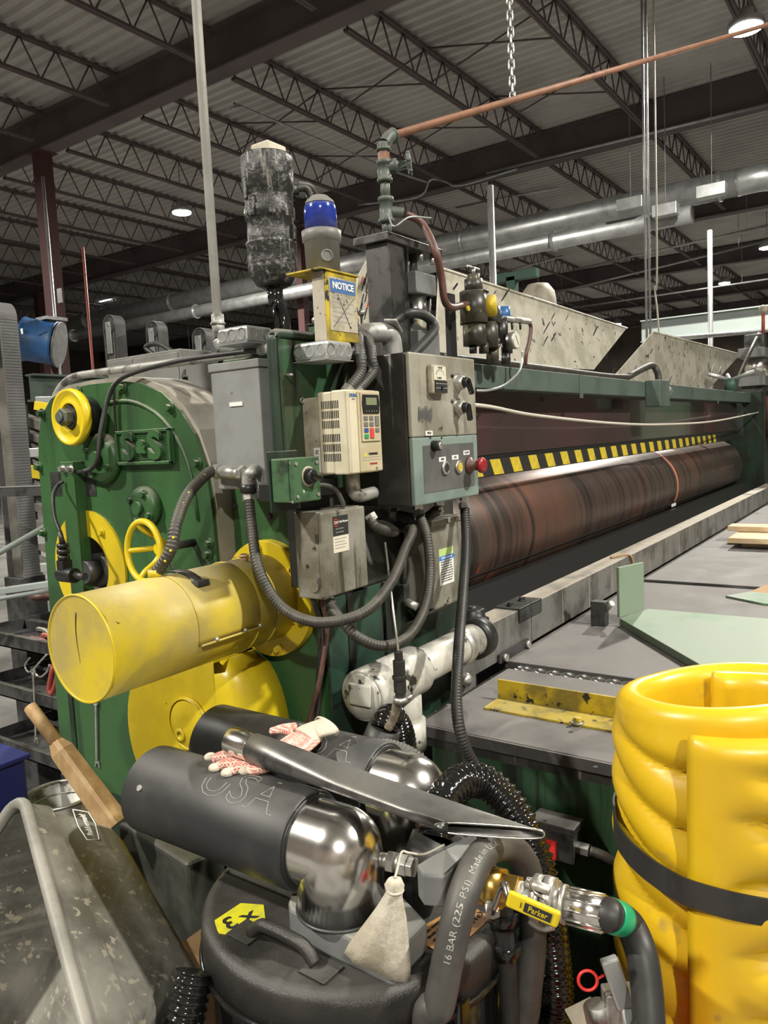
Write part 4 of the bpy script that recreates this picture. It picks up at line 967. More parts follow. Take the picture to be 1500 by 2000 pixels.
def levers():
    for u, v, x in ((617, 626, 1.545), (706, 611, 1.815)):
        c = X_(u, v, x); t = thing('ball_lever', 'thin lever with round steel ball behind the notice sign', 'lever', 'ball levers behind the notice sign')
        G().sph(c, .011, 14, 8).build('ball', 'zinc', t)
        G().cyl(c, (c.x + .008, max(1.236, c.y + .006), 1.922), .004, n=8).build('rod', 'steel_dark', t)
levers()
# hanging cables under the switch box
for k, (u0, u1, m, lab) in enumerate(((622, 616, 'rubber', 'black cable hanging straight below the grimy switch box'), (634, 612, 'red_dull', 'rusty red cable hanging below the grimy switch box'))):
    pipe('hanging_cable', [V((1.335 + .02 * k, 1.15 - .006 * k, 1.339)), D_(u0 + 4, 1230, 1.83 - .02 * k), D_((u0 + u1) / 2 + 3, 1320, 1.85 - .05 * k), D_(u1 + (2 if k == 0 else -6), 1400, 1.86 - .06 * k), D_(u1 - 6 * k - 14, 1470, 1.86 - .06 * k)], .0065 - .0005 * k, m, lab, 'cable', 8, 6)
def white_pipe():
    t = thing('white_drain_pipe', 'dirty white plastic drain pipe tee with round clean-out cap', 'pipe')
    y, z = 1.118, 1.070
    G().cyl((1.60, y, z), (2.06, y, z), .050, n=28).build('pipe', 'pvc_dirty', t)
    G().lathe((1.46, y, z), XA, [(.060, 0), (.066, .004), (.066, .075), (.058, .08), (.058, .10), (.066, .105), (.066, .235), (.055, .24)], 36).build('tee_body', 'pvc_dirty', t)
    cap = G().lathe((1.46, y, z), -XA, [(.058, 0), (.056, .004), (.03, .005)], 32).build('end_cap', 'pvc_dirty', t)
    G().bx((1.445, y - .034, z - .02), (1.456, y + .03, z + .034)).build('square_boss', 'pvc_dirty', cap, .003)
    G().cyl((1.645, y, z - .01), (1.645, y, z - .17), .046, n=26).build('branch', 'pvc_dirty', t)
    G().cyl((1.645, y, z - .12), (1.645, y, z - .20), .054, n=26).build('branch_collar', 'pvc_dirty', t)
    G().cyl((1.645, y, z - .20), (1.645, y, 0), .044, n=24).build('down_pipe', 'pvc_dirty', t)
    G().lathe((1.93, y, z), XA, [(.052, 0), (.057, .003), (.057, .035), (.052, .038)], 30).build('hose_clamp', 'zinc', t)
    G().lathe((2.03, y, z), XA, [(.05, 0), (.063, .004), (.063, .05)], 30).build('rubber_boot', 'black', t)
white_pipe()
def drain_fitting():
    t = thing('hose_barb', 'black valve fitting with braided clear hose in front of the white pipe', 'fitting')
    a = D_(778, 1272, 1.72); z = a.z; g = G()
    for h, r in ((.02, .010), (.035, .014), (.01, .017), (.03, .0145), (.012, .012)): g.hexn((a.x, a.y, z), (a.x, a.y, z - h), r); z -= h
    g.build('valve', 'black', t, .001)
    G().cyl((a.x, a.y, z + .002), (a.x, a.y, z - .012), .0165, n=16).build('clamp', 'zinc', t); G().cyl((a.x + .016, a.y - .005, z - .005), (a.x + .028, a.y - .012, z - .005), .005, n=8).build('clamp_screw', 'zinc', t)
    G().tube([V((a.x, a.y, z - .008)), D_(777, 1370, 1.735), D_(770, 1398, 1.745), D_(758, 1424, 1.748)], .0105, 12, 6).build('braided_hose', 'clear_hose', t)
    G().cyl((a.x, a.y, a.z), D_(752, 1060, 1.9), .003, n=6).build('feed_line', 'zinc', t)
drain_fitting()

# ================================================================== tower, air line, roller section and deck
def tower():
    t = thing('lift_tower', 'dark square steel tower with cap plate and air cylinder behind the control panel', 'tower')
    x0, x1, y0, y1 = 2.166, 2.262, 1.452, 1.546
    G().bx((x0, y0, 0), (x1, y1, 2.345)).build('column', 'steel_dusty', t, .004)
    cp = G().bx((x0 - .02, y0 - .012, 2.345), (x1 + .24, y1 + .035, 2.372)).build('cap_plate', 'steel_dusty', t, .003)
    for dx in (.12, .20): G().cyl((x1 + dx, y0 + .01, 2.345), (x1 + dx, y0 + .01, 2.315), .010, n=10).build('bolt', 'zinc', cp)
    xc, yc = x1 + .12, y0 + .045
    ub = G().bx((xc - .06, y0 - .005, 2.20), (xc + .075, y0 + .09, 2.272)).build('upper_head', 'grey_cast', t, .003)
    G().bx((xc - .06, y0 - .005, 1.985), (xc + .085, y0 + .09, 2.07)).build('lower_head', 'grey_cast', t, .003)
    G().cyl((xc + .005, yc, 2.07), (xc + .005, yc, 2.20), .040, n=24).build('barrel', 'chrome', t)
    G().cyl((xc + .06, y0 + .02, 2.07), (xc + .06, y0 + .02, 2.20), .009, n=10).build('tie_rod', 'black', t)
    G().bx((x1, y0 + .03, 1.93), (xc - .055, y1, 2.345)).build('back_plate', 'black', t)
    G().cyl((xc + .005, yc, 2.272), (xc + .005, yc, 2.345), .016, n=12).build('rod', 'steel_dark', t)
    G().bx((x1, y0, 1.5), (xc + .1, y1, 1.985)).build('bearing_block', 'black_grime', t)
tower()
def riser():
    t = thing('valve_riser', 'green-grey pipe riser with gate valve and elbow on top of the tower', 'pipe')
    x, y = 2.235, 1.50; z0 = 2.372
    def zz(v): return Y_(768, v, y).z
    G().cyl((x, y, z0), (x, y, zz(430)), .016, n=14).build('nipple', 'iron_green', t)
    G().lathe((x, y, zz(440)), ZA, [(.026, 0), (.028, .012), (.022, .014), (.022, .07), (.028, .072), (.026, .084)], 18).build('tee', 'iron_green', t)
    G().tube([V((x, y, zz(418))), V((x + .03, y - .03, zz(420))), V((x + .04, y - .04, zz(421)))], .018, 12, 3).build('tee_branch', 'iron_green', t)
    G().cyl((x, y, zz(398)), (x, y, zz(355)), .016, n=14).build('nipple', 'iron_green', t)
    G().lathe((x, y, zz(363)), ZA, [(.026, 0), (.026, .012), (.022, .014), (.024, .035), (.022, .056), (.026, .058), (.026, .070)], 18).build('valve_body', 'iron_green', t)
    vz = zz(336); d = V((.55, -.83, .12)).normalized(); c = V((x, y, vz))
    G().lathe(c, d, [(.022, 0), (.020, .03), (.024, .032), (.024, .044), (.015, .046), (.012, .075)], 16).build('bonnet', 'iron_green', t)
    h = c + d * .085
    hw = G().torus(h, d, .030, .006, 24, 8).build('valve_wheel', 'iron_green', t)
    xx, yy, _ = frame(d)
    for k in range(3):
        a = k * PI / 3; e = (xx * math.cos(a) + yy * math.sin(a)) * .03; G().cyl(h - e, h + e, .004, n=6).build('wheel_spoke', 'iron_green', hw)
    for k in range(6):
        a = k * PI / 3 + .5; G().sph(h + (xx * math.cos(a) + yy * math.sin(a)) * .034, .0075, 8, 5).build('wheel_knob', 'iron_green', hw)
    G().hexn((x, y, zz(326)), (x, y, zz(303)), .020).build('union', 'orange_pipe', t)
    zt = 2.70; E = V((x, y, zt)); F = D_(1560, 30, 5.7); dd = (F - E).normalized()
    G().tube([V((x, y, zz(306))), V((x, y, zz(290))), V((x, y, zt - .020)) + dd * .004, E + dd * .030 - ZA * .002, E + dd * .058], .021, 16, 5).build('elbow', 'iron_green', t)
    G().torus((x, y, zz(302)), ZA, .021, .005, 18, 6).build('elbow_band', 'iron_green', t); G().torus(E + dd * .056, dd, .021, .005, 18, 6).build('elbow_band', 'iron_green', t)
    p = thing('copper_pipe', 'long orange-brown pipe sloping up from the valve riser towards the roof', 'pipe')
    G().cyl(E + dd * .05, F, .0135, n=16).build('run', 'orange_pipe', p)
    G().cyl(F - ZA * .03, (F.x, F.y, RZ), .0135, n=12).build('riser', 'orange_pipe', p); G().sph(F, .022, 12, 8).build('elbow', 'iron_green', p)
    pts = [V((x + .045, y - .045, zz(422))), V((x + .10, y - .08, zz(440))), Y_(850, 490, 1.36), Y_(862, 540, 1.36), Y_(868, 585, 1.36), Y_(880, 600, 1.37), Y_(900, 597, 1.40), Y_(912, 594, 1.435)]
    pipe('air_hose', pts, .013, 'red_dull', 'dark red rubber air hose from the riser to the regulator', 'hose', 12, 8)
    pipe('wire_loop', [V((x - .018, y - .016, zz(428))), V((x - .034, y - .03, zz(432))), Y_(770, 442, 1.42), Y_(800, 424, 1.385), Y_(842, 426, 1.36)], .003, 'galv', 'thin loose wire looped around the riser', 'wire', 6, 8)
    pipe('bent_wire', [Y_(808, 348, 1.45), Y_(830, 356, 1.44), Y_(845, 350, 1.44)], .002, 'galv', 'thin bent wire under the valve wheel', 'wire', 6, 6) if False else None
riser()
def air_unit():
    t = thing('air_regulator', 'oily air filter regulator unit with two round gauges and T-handle', 'regulator')
    y = 1.44
    def P(u, v, yy=y): return Y_(u, v, yy)
    zb = 1.985
    a = P(893, 640); G().bx((a.x - .02, y + .02, zb), (a.x + .03, y + .04, P(893, 572).z)).build('bracket', 'black', t, .002)
    c = P(928, 575); X0 = c.x
    def vert(u, v0, v1, r, m, name, n=20, yy=y):
        p0, p1 = P(u, v0, yy), P(u, v1, yy); x = (p0.x + p1.x) / 2
        return G().cyl((x, yy, p0.z), (x, yy, p1.z), r, n=n).build(name, m, t)
    vert(925, 572, 632, .054, 'reg_body', 'head'); vert(927, 632, 675, .046, 'reg_body', 'bowl')
    vert(926, 573, 570, .058, 'reg_body', 'collar'); vert(925, 570, 546, .036, 'reg_body', 'bonnet'); vert(925, 558, 536, .024, 'reg_body', 'bonnet_neck'); vert(925, 536, 524, .008, 'zinc', 'stem', 10)
    p = P(925, 523); G().cyl((p.x - .05, y, p.z), (p.x + .045, y, p.z), .0045, n=8).build('t_handle', 'zinc', t)
    vert(924, 675, 690, .015, 'black', 'drain'); vert(945, 670, 690, .020, 'reg_body', 'drain_cap')
    vert(955, 630, 680, .038, 'reg_body', 'second_bowl'); vert(957, 600, 632, .044, 'reg_body', 'second_head')
    g0 = P(958, 597, y - .05); d = V((.55, -.83, .03)).normalized()
    ga = G().lathe(g0 - d * .03, d, [(.040, 0), (.043, .045), (.038, .05)], 28).build('gauge_case', 'yellow_worn', t)
    G().cyl(g0 + d * .0195, g0 + d * .021, .036, n=28).build('gauge_dial', 'gauge_face', ga)
    q = P(916, 602, y - .055); G().cyl(q, q + V((0, .01, 0)), .010, n=12).build('sight_plug', 'hazard_yellow', t)
    v3 = vert(984, 600, 630, .028, 'blue_paint', 'blue_cap'); vert(978, 625, 670, .03, 'black', 'lubricator')
    vert(985, 630, 645, .012, 'sticker_orange', 'tag'); vert(984, 645, 662, .010, 'galv_dirty', 'tube')
    a, b = P(985, 622, y - .02), P(1033, 628, y - .02)
    mf = G().cyl(a, b, .013, n=12).build('manifold', 'zinc', t)
    for u in (1000, 1016): 
        p = P(u, 630, y - .02); G().cyl(p, p - ZA * .03, .007, .004, n=10).build('test_port', 'black', mf)
    gp = P(1003, 665, y - .06); G().lathe(gp + YA * .02, -YA, [(.033, 0), (.036, .03), (.032, .034)], 30).build('gauge_case', 'zinc', t)
    G().cyl(gp - YA * .0135, gp - YA * .0150, .031, n=30).build('gauge_dial', 'gauge_face', t)
    G().obox(gp + V((.002, -.0155, 0)), V((.6, 0, -.8)), YA, (.045, .001, .003)).build('gauge_needle', 'ink', t)
    vert(990, 668, 690, .024, 'black', 'small_regulator'); vert(988, 690, 712, .02, 'black', 'small_regulator_knob')
    p = P(990, 668); G().cyl((p.x - .14, y, p.z), (p.x, y, p.z), .010, n=10).build('cross_pipe', 'zinc', t)
    vert(962, 675, 712, .026, 'reg_body', 'pedestal')
    p1 = [b, P(1037, 640, y - .02), P(1034, 665, y - .02), P(1028, 690, y - .02), P(1026, 712, y - .01)]
    pipe('bent_air_pipe', p1, .0085, 'red_dull', 'thin dark pipe bent down from the regulator to the green beam', 'pipe', 10, 6)
    pipe('air_tube', [P(1020, 685, 1.42), P(1020, 705, 1.42), P(1012, 728, 1.42), P(985, 752, 1.42), P(955, 762, 1.42), P(930, 763, 1.44)], .0055, 'galv', 'thin pale air tube looping from the gauge in front of the green beam', 'tube', 8, 8)
air_unit()
def cross_beam():
    t = thing('cross_beam', 'long grey-green steel beam above the roller guard', 'beam')
    G().bx((2.4, 1.50, 1.885), (9.05, 1.60, 1.985)).build('box_section', 'green_beam', t, .004)
    for x in (4.0, 5.5, 7.4): G().bx((x, 1.496, 1.86), (x + .05, 1.50, 1.985)).build('clip', 'green_beam', t, .001)
    pipe('beam_hose', [V((2.6, 1.53, 2.0)), V((3.1, 1.54, 2.005)), V((3.8, 1.53, 2.0)), V((4.6, 1.54, 2.0)), V((4.9, 1.52, 2.005))], .018, 'rubber_dirty', 'dusty hose lying along the top of the green beam', 'hose', 10, 6)
    b = thing('sensor_box', 'grey-green limit switch box hung on the long green beam', 'switch')
    c = Y_(1277, 770, 1.47)
    G().bx((c.x - .10, 1.40, c.z - .085), (c.x + .13, 1.50, c.z + .09)).build('body', 'green_beam', b, .006)
    G().cyl((c.x + .13, 1.44, c.z + .02), (c.x + .20, 1.44, c.z + .02), .04, n=16).build('actuator', 'galv_dirty', b)
    G().tube([V((c.x + .05, 1.45, c.z + .09)), V((c.x + .05, 1.46, c.z + .15)), V((c.x + .0, 1.49, c.z + .19)), V((c.x - .35, 1.54, 2.006))], .022, 10, 6).build('conduit', 'rubber_dirty', b)
cross_beam()
# ------------------------------------------------ roller, guard and hazard strip
RY, RZc, RR = 1.80, 1.225, .285
def roller():
    t = thing('press_roller', 'long dark brown steel roller with rusty scuffs under the hazard strip', 'roller')
    G().lathe((2.45, RY, RZc), XA, [(RR - .02, 0), (RR, .02), (RR, 6.2), (RR - .03, 6.23)], 72).build('shell', 'roller', t)
    G().cyl((2.16, RY, RZc), (2.45, RY, RZc), .09, n=24).build('journal', 'steel_dark', t); G().cyl((8.68, RY, RZc), (9.06, RY, RZc), .09, n=24).build('journal', 'steel_dark', t)
    x = 6.05; g = G()
    P = [[V((xx, RY + (RR + .002) * math.cos(math.radians(a)), RZc + (RR + .002) * math.sin(math.radians(a)))) for a in range(100, 214, 6)] for xx in (x, x + .045)]
    g.loft(P, cap=False, closed=False); o = g.build('tape_band', 'roller_tape', t, label='faded red tape band'); o.modifiers.new('thick', 'SOLIDIFY').thickness = .002
    a = math.radians(209); G().bx((x - .05, RY + (RR + .004) * math.cos(a) - .004, RZc + (RR + .004) * math.sin(a) - .014), (x + .07, RY + (RR + .004) * math.cos(a), RZc + (RR + .004) * math.sin(a) + .046)).build('tag', 'white', t)
    for an in (206,):
        a = math.radians(an); G().bx((2.5, RY + (RR + .001) * math.cos(a) - .002, RZc + (RR + .001) * math.sin(a) - .003), (8.6, RY + (RR + .001) * math.cos(a) + .004, RZc + (RR + .001) * math.sin(a) + .003)).build('seam_line', 'black', t)
    b = thing('roller_tray', 'black steel lip running below the long roller', 'tray')
    G().prism([V((2.45, 1.515, 1.055)), V((2.45, 1.545, 1.06)), V((2.45, 1.72, .92)), V((2.45, 1.38, .90)), V((2.45, 1.36, .93))], (6.2, 0, 0)).build('lip', 'black', b)
    G().bx((2.45, 1.42, 0), (8.6, 1.7, .90)).build('support', 'black', b)
roller()
def guard():
    t = thing('roller_guard', 'dark glossy reddish guard sheet hanging between beam and roller', 'guard')
    G().bx((2.3, 1.612, 1.600), (8.9, 1.618, 1.89)).build('sheet', 'guard_film', t)
    G().bx((2.3, 1.618, 1.5), (8.9, 1.63, 1.60)).build('backing', 'black', t)
    h = thing('hazard_strip', 'black and yellow hazard striped bar above the roller', 'hazard strip')
    x0, x1, z0, z1 = 2.3, 7.95, 1.505, 1.580
    G().bx((x0, 1.598, z0), (x1, 1.612, z1)).build('bar', 'hazard_black', h)
    first = None; n = 27; pitch = .207
    for k in range(n):
        x = x0 + .04 + k * pitch
        if first is None:
            first = G().prism([V((0, 0, 0)), V((.10, 0, 0)), V((.055, 0, z1 - z0 - .004)), V((-.045, 0, z1 - z0 - .004))], (0, -.0015, 0)).build('stripe', 'hazard_yellow', h); first.location = (x, 1.598, z0 + .002)
        else: copy_part(first, h, (x, 1.598, z0 + .002))
    pipe('safety_cord', [V((1.926, 1.196, 1.795)), Y_(945, 793, 1.205), Y_(1050, 812, 1.27), Y_(1200, 827, 1.32), Y_(1300, 829, 1.35), Y_(1400, 822, 1.39), Y_(1488, 804, 1.435)], .007, 'rope', 'slack pale safety cord strung in front of the roller guard', 'cord', 8, 8)
guard()
def far_end():
    t = thing('roller_end_stand', 'dark green far end frame of the machine with an air cylinder on top', 'machine frame')
    G().bx((9.06, 1.36, 0), (9.4, 2.3, 2.0)).build('body', 'green_dark', t, .006)
    G().bx((9.06, .55, 0), (9.3, 1.05, 2.05)).build('side_panel', 'green_plate', t, .006)
    c = Y_(1482, 700, 1.5); x, y = 9.2, 1.52
    G().bx((x - .18, y - .16, 2.06), (x + .25, y + .1, 2.16)).build('lower_head', 'grey_cast', t, .005); G().bx((x - .18, y - .16, 2.36), (x + .25, y + .1, 2.46)).build('upper_head', 'grey_cast', t, .005)
    G().cyl((x + .03, y - .05, 2.16), (x + .03, y - .05, 2.36), .12, n=20).build('barrel', 'chrome', t)
    G().bx((x + .05, y - .12, 2.46), (x + .25, y + .08, 2.62)).build('cap', 'steel_dark', t, .005)
    G().bx((x - .1, y - .14, 2.0), (x + .2, y + .08, 2.06)).build('foot', 'steel_dark', t)
    G().cyl((x - .05, 1.32, 1.5), (x - .05, 1.32, 1.95), .09, n=16).build('lower_cylinder', 'red_dull', t)
    G().tube([Y_(1482, 652, 1.5), Y_(1472, 672, 1.45), Y_(1452, 715, 1.5), Y_(1434, 757, 1.55)], .02, 8, 6).build('hose', 'rubber_dirty', t)
    p = V((9.1, 1.05, 2.46)); 
    G().cyl((x + .12, y - .1, 2.62), (x + .12, y - .1, 2.86), .018, n=8).build('red_stem', 'tool_red', t); G().sph((x + .12, y - .1, 2.88), .05, 10, 6).build('stem_knob', 'cream_dirty', t)
    k = thing('spoked_crank', 'green capstan with three pale handles on the beam near the far frame', 'crank')
    c = Y_(1427, 745, 1.56)
    G().cyl((c.x, 1.56, 1.985), (c.x, 1.56, 2.12), .06, n=14).build('hub', 'teal', k)
    for a in (.3, 2.4, 4.3):
        G().cyl((c.x, 1.56, 2.1), (c.x + .26 * math.cos(a), 1.56 + .26 * math.sin(a), 2.17), .018, n=8).build('handle', 'galv', k)
    r = thing('rail_pipe', 'thin pale guard rail pipe beyond the second dusty sheet', 'rail')
    G().tube([Y_(1310, 662, 2.4), Y_(1500, 645, 2.0)], .03, 8, 1).build('top_rail', 'galv', r); a = Y_(1320, 661, 2.38); G().cyl((a.x, a.y, 0), a, .03, n=8).build('post', 'galv', r)
    b = thing('overhead_beam', 'pale grey overhead beam beyond the machine', 'beam')
    a, c = X_(1253, 645, 14), X_(1560, 616, 14); zc = (a.z + c.z) / 2
    G().bx((14, c.y, zc - .17), (14.12, a.y, zc + .17)).build('web', 'pale_beam', b); G().bx((13.93, c.y, zc - .19), (14.19, a.y, zc - .17)).build('flange', 'pale_beam', b); G().bx((13.93, c.y, zc + .17), (14.19, a.y, zc + .19)).build('flange', 'pale_beam', b)
    G().bx((14, a.y - .3, 0), (14.2, a.y - .1, zc - .19)).build('leg', 'pale_beam', b)
    G().bx((14, c.y + .1, 0), (14.2, c.y + .3, zc - .19)).build('leg', 'pale_beam', b)
far_end()
def sheets():
    rn = random.Random(21)
    def sheet(name, label, q, ya, yb):
        t = thing(name, label, 'steel sheet'); g = G()
        P = [Y_(q[0][0], q[0][1], yb), Y_(q[1][0], q[1][1], yb), Y_(q[2][0], q[2][1], ya), Y_(q[3][0], q[3][1], ya)]
        G().prism(P, (0, .008, 0)).build('sheet', 'sheet', t)
        G().cyl(P[0] - YA * .002, P[1] - YA * .002, .009, n=8).build('folded_edge', 'sheet', t)
        n = (P[1] - P[0]); d = (P[3] - P[0]); nn = 18
        for k in range(nn):
            s_, u = rn.uniform(.03, .94), rn.uniform(.08, .9); p = P[0] + n * s_ + d * u + V((0, -.003, 0)); l = rn.uniform(.05, .22) * (1 if k % 3 else .4)
            G().obox(p, V((1.0, 0, .75)) * 1.0, V((-.75, 0, 1)), (l, rn.uniform(.003, .012), .003)).build('scuff_mark', 'steel_dark', t)
        G().bx((P[3].x + .3, ya + .01, 1.985), (P[3].x + .34, ya + .05, P[3].z + .05)).bx((P[2].x - .4, ya + .01, 1.985), (P[2].x - .36, ya + .05, P[2].z + .05)).build('support_leg', 'steel_dark', t)
        return t
    sheet('guide_sheet', 'long dusty white steel guide sheet with scuff marks behind the regulator', [(858, 523), (1224, 641), (1160, 722), (850, 705)], 2.16, 2.24)
    sheet('guide_sheet', 'shorter dusty guide sheet nearer the far end frame', [(1276, 648), (1446, 692), (1386, 758), (1185, 752)], 2.12, 2.14)
    t = thing('side_sheet', 'white paint-splashed steel sheet with red streaks behind the dark tower', 'steel sheet')
    P = [Y_(737, 488, 2.3), Y_(722, 500, 2.3), Y_(700, 540, 2.3), Y_(690, 640, 2.3), Y_(755, 660, 2.3), Y_(755, 490, 2.3)]
    G().prism(P, (0, .01, 0)).build('sheet', 'sheet', t)
    for k in range(16):
        p = Y_(rn.uniform(704, 738), rn.uniform(540, 620), 2.297); G().obox(p, V((.45, 0, 1)), V((1, 0, -.45)), (rn.uniform(.04, .12), .005, .003)).build('splash', 'red' if k % 6 == 0 else 'steel_dark', t)
    G().bx((P[4].x - .2, 2.31, 1.98), (P[4].x - .16, 2.35, P[4].z + .2)).build('support_leg', 'steel_dark', t)
    G().bx((2.14, 2.2, 0), (9.0, 2.34, 1.90)).build('rear_skirt', 'black_grime', one(G().bx((2.15, 2.12, 1.90), (9.0, 2.40, 1.98)).build('rear_beam', 'steel_dark'), 'dark rear beam under the dusty guide sheets', 'beam'))
    k = thing('pale_tank', 'round-topped pale tank hung from a green bracket behind the guide sheet', 'tank')
    c = X_(1052, 600, 8); r = .19
    G().lathe((c.x, c.y, c.z - .3), ZA, [(r, 0), (r, .36), (r * .92, .46), (r * .6, .54), (.02, .56)], 28).build('shell', 'tank', k)
    G().cyl((c.x, c.y, 0), (c.x, c.y, c.z - .3), .05, n=10).build('leg', 'steel_dark', k)
    a = X_(1002, 545, 8); b = thing('tank_bracket', 'dark green tank bracket on a post behind the guide sheet', 'bracket')
    G().bx((7.95, a.y - .04, 0), (8.05, a.y + .06, a.z + .02)).build('post', 'teal', b)
    G().bx((7.95, c.y, a.z - .02), (8.05, a.y + .22, a.z + .07)).build('arm', 'teal', b)
sheets()
def front_rail():
    t = thing('front_rail', 'long scuffed steel guide rail along the deck in front of the roller', 'rail')
    x0, x1, y0, y1, z0, z1 = 2.18, 8.6, 1.195, 1.29, .905, 1.050
    G().bx((x0, y0, z0), (x1, y1, z1)).build('bar', 'rail', t, .003)
    cl = G().bx((2.52, y0 - .006, z1 - .045), (2.72, y0, z1 + .004)).bx((2.52, y0 - .006, z1), (2.72, y1, z1 + .006)).build('splice_angle', 'steel_dark', t, .001)
    for x in (2.56, 2.66): bolt(V((x, (y0 + y1) / 2, z1 + .006)), ZA, .012, .012, 'steel_dark', cl)
    pl = G().obox((2.46, y0 - .008, z0 + .012), XA, ZA, (.24, .035, .010)).build('link_plate', 'steel_dark', t, .003)
    for x in (2.37, 2.56): G().cyl((x, y0 - .013, z0 + .012), (x, y0 - .025, z0 + .012), .014, n=12).build('pin', 'zinc', pl)
    rn = random.Random(4)
    for k in range(19):
        x = x0 + .45 + k * .31; G().bx((x, y0 - .001, z0 + .004), (x + .004, y0, z1 - .004)).build('scribe_line', 'cream_dirty' if k % 4 else 'steel_dark', t)
    for u, v in ((912, 1178),):
        p = Z_(u, v, 1.05); h = thing('end_stop', 'black rubber end stop on the near end of the guide rail', 'stop')
        G().lathe((2.28, 1.25, 1.05), ZA, [(.055, 0), (.055, .02), (.042, .024), (.042, .05), (.036, .056)], 24).build('pad', 'black', h); G().cyl((2.28, 1.25, 1.1), (2.28, 1.25, 1.112), .014, n=10).build('bolt', 'steel_dark', h)
    b = thing('rail_bracket', 'bare steel bracket with welded lug at the near end of the rail', 'bracket')
    G().bx((2.06, 1.19, .86), (2.175, 1.20, 1.0)).build('plate', 'rail', b, .002)
    G().sph((2.09, 1.18, .92), .022, 12, 8).build('lug', 'zinc', b)
    G().bx((2.142, 1.2, 0), (2.2, 1.28, .906)).build('leg', 'black', b)
    s = thing('ribbon_scrap', 'scrap of tan strapping draped over the guide rail', 'scrap')
    p = Z_(1222, 1085, 1.05); G().tube([V((p.x - .12, 1.25, 1.056)), V((p.x - .05, 1.21, 1.062)), V((p.x, 1.19, 1.05)), V((p.x + .03, 1.186, 1.0)), V((p.x + .02, 1.186, .95))], .006, 6, 6).build('strap', 'cardboard', s)
front_rail()
def deck_table():
    t = thing('chain_deck', 'broad dark steel deck table with chain channels in front of the roller', 'table')
    z = .9; yr, yl = -1.8, 1.19
    edges = [1.742, 2.315, 2.385, 3.0, 3.93, 4.0, 5.2, 6.4, 7.6, 8.6]
    G().bx((1.745, yr, .84), (8.6, yl, .872)).build('substructure', 'black_grime', t)
    for k in (0, 2, 3, 5, 6, 7, 8):
        G().bx((edges[k] + .003, yr, .872), (edges[k + 1] - .003, yl - (.05 if k == 0 else 0), z)).build('deck_plate', 'deck', t, .002)
    G().bx((1.744, yr, 0), (1.78, 1.10, .84)).build('front_panel', 'deck_front', t)
    G().bx((8.3, yr, 0), (8.5, 1.1, .84)).build('rear_panel', 'black', t)
    G().bx((1.738, yr, .868), (1.745, 1.13, .898)).build('edge_angle', 'deck', t)
    for k, (u, v) in enumerate(((1163, 1498), (1110, 1420), (1115, 1430))): 
        p = Z_(u, v, z); G().cyl((p.x, p.y, z), (p.x, p.y, z + .001), .006, n=10).build('hole', 'black', t)
    for x in (2.33, 2.372):
        c = thing('transport_chain', 'steel roller chain lying in the deck channel behind the yellow angle', 'chain', 'chains in the deck channel')
        first = None
        for k in range(46):
            y = 1.12 - k * .0255; 
            if first is None:
                g = G(); g.obox((0, 0, 0), YA, ZA, (.026, .014, .003)); g.obox((.012, 0, 0), YA, ZA, (.026, .014, .003)); g.cyl((-.003, .01, 0), (.015, .01, 0), .005, n=6)
                first = g.build('link', 'zinc', c); first.location = (x, y, .8815); first.rotation_euler = (.3, 0, 0)
            else:
                o = copy_part(first, c, (x, y, .8815)); o.rotation_euler = ((.3 if k % 2 else -.3), 0, 0)
    a = thing('yellow_angle', 'worn yellow angle iron bolted on the near deck edge', 'angle iron')
    G().bx((1.925, .05, .9), (2.028, 1.032, .906)).build('flange', 'yellow_worn', a, .001); G().bx((2.020, .05, .906), (2.028, 1.032, .962)).build('upright', 'yellow_worn', a, .001)
    p = Z_(1128, 1412, .906); G().cyl((p.x, p.y, .906), (p.x, p.y, .910), .018, n=20).build('washer', 'zinc', a); G().hexn((p.x, p.y, .910), (p.x, p.y, .922), .011).build('bolt_head', 'yellow_worn', a, .001)
    g = thing('green_deck_plate', 'grey-green painted plate lying across the deck behind the yellow roll', 'plate')
    G().prism([V((3.018, .986, .901)), V((3.225, .93, .901)), V((3.25, -1.2, .901)), V((2.12, -1.2, .901)), V((2.12, .23, .901))], (0, 0, .030)).build('plate', 'green_plate', g, .002)
    u = thing('green_upright_plate', 'upright green steel plate standing between rail and deck plate', 'plate')
    a0, b0 = V((3.02, .985, .932)), V((3.20, .939, .932)); d = V((0, .012, 0))
    G().prism([a0, b0, b0 + V((0, 0, .20)), a0 + V((0, 0, .205))], (.003, .012, 0)).build('plate', 'green_plate', u, .002)
    G().bx((2.975, 1.03, .901), (3.02, 1.09, 1.0)).build('angle_foot', 'steel_dark', u, .002); G().cyl((2.99, 1.03, .97), (2.975, 1.0, 1.0), .012, n=8).build('wing_bolt', 'zinc', u)
    b = Z_(1416, 1062, .9)
    for k in range(3):
        bd = G().bx((b.x - .12 + .1 * k * (-1) ** k, -.6, .9015 + k * .036), (b.x + .34 - .05 * k, b.y - .12 + .06 * k, .9345 + k * .036)).build('plywood_board', 'plywood', None, .002)
        one(bd, ('bottom plywood board of the short stack on the deck', 'middle plywood board of the short stack on the deck', 'top plywood board of the short stack on the deck')[k], 'board')
    c = Z_(1416, 1170, .9); q = thing('painted_card', 'tan and green painted card lying on the deck', 'card')
    G().prism([V((3.70, .72, .901)), V((3.83, .64, .901)), V((3.78, -.2, .901)), V((3.55, -.2, .901)), V((3.60, .55, .901))], (0, 0, .008)).build('green_half', 'green_plate', q)
    G().prism([V((3.83, .64, .901)), V((4.02, .60, .901)), V((4.02, -.2, .901)), V((3.785, -.2, .901))], (0, 0, .008)).build('tan_half', 'cardboard', q)
deck_table()

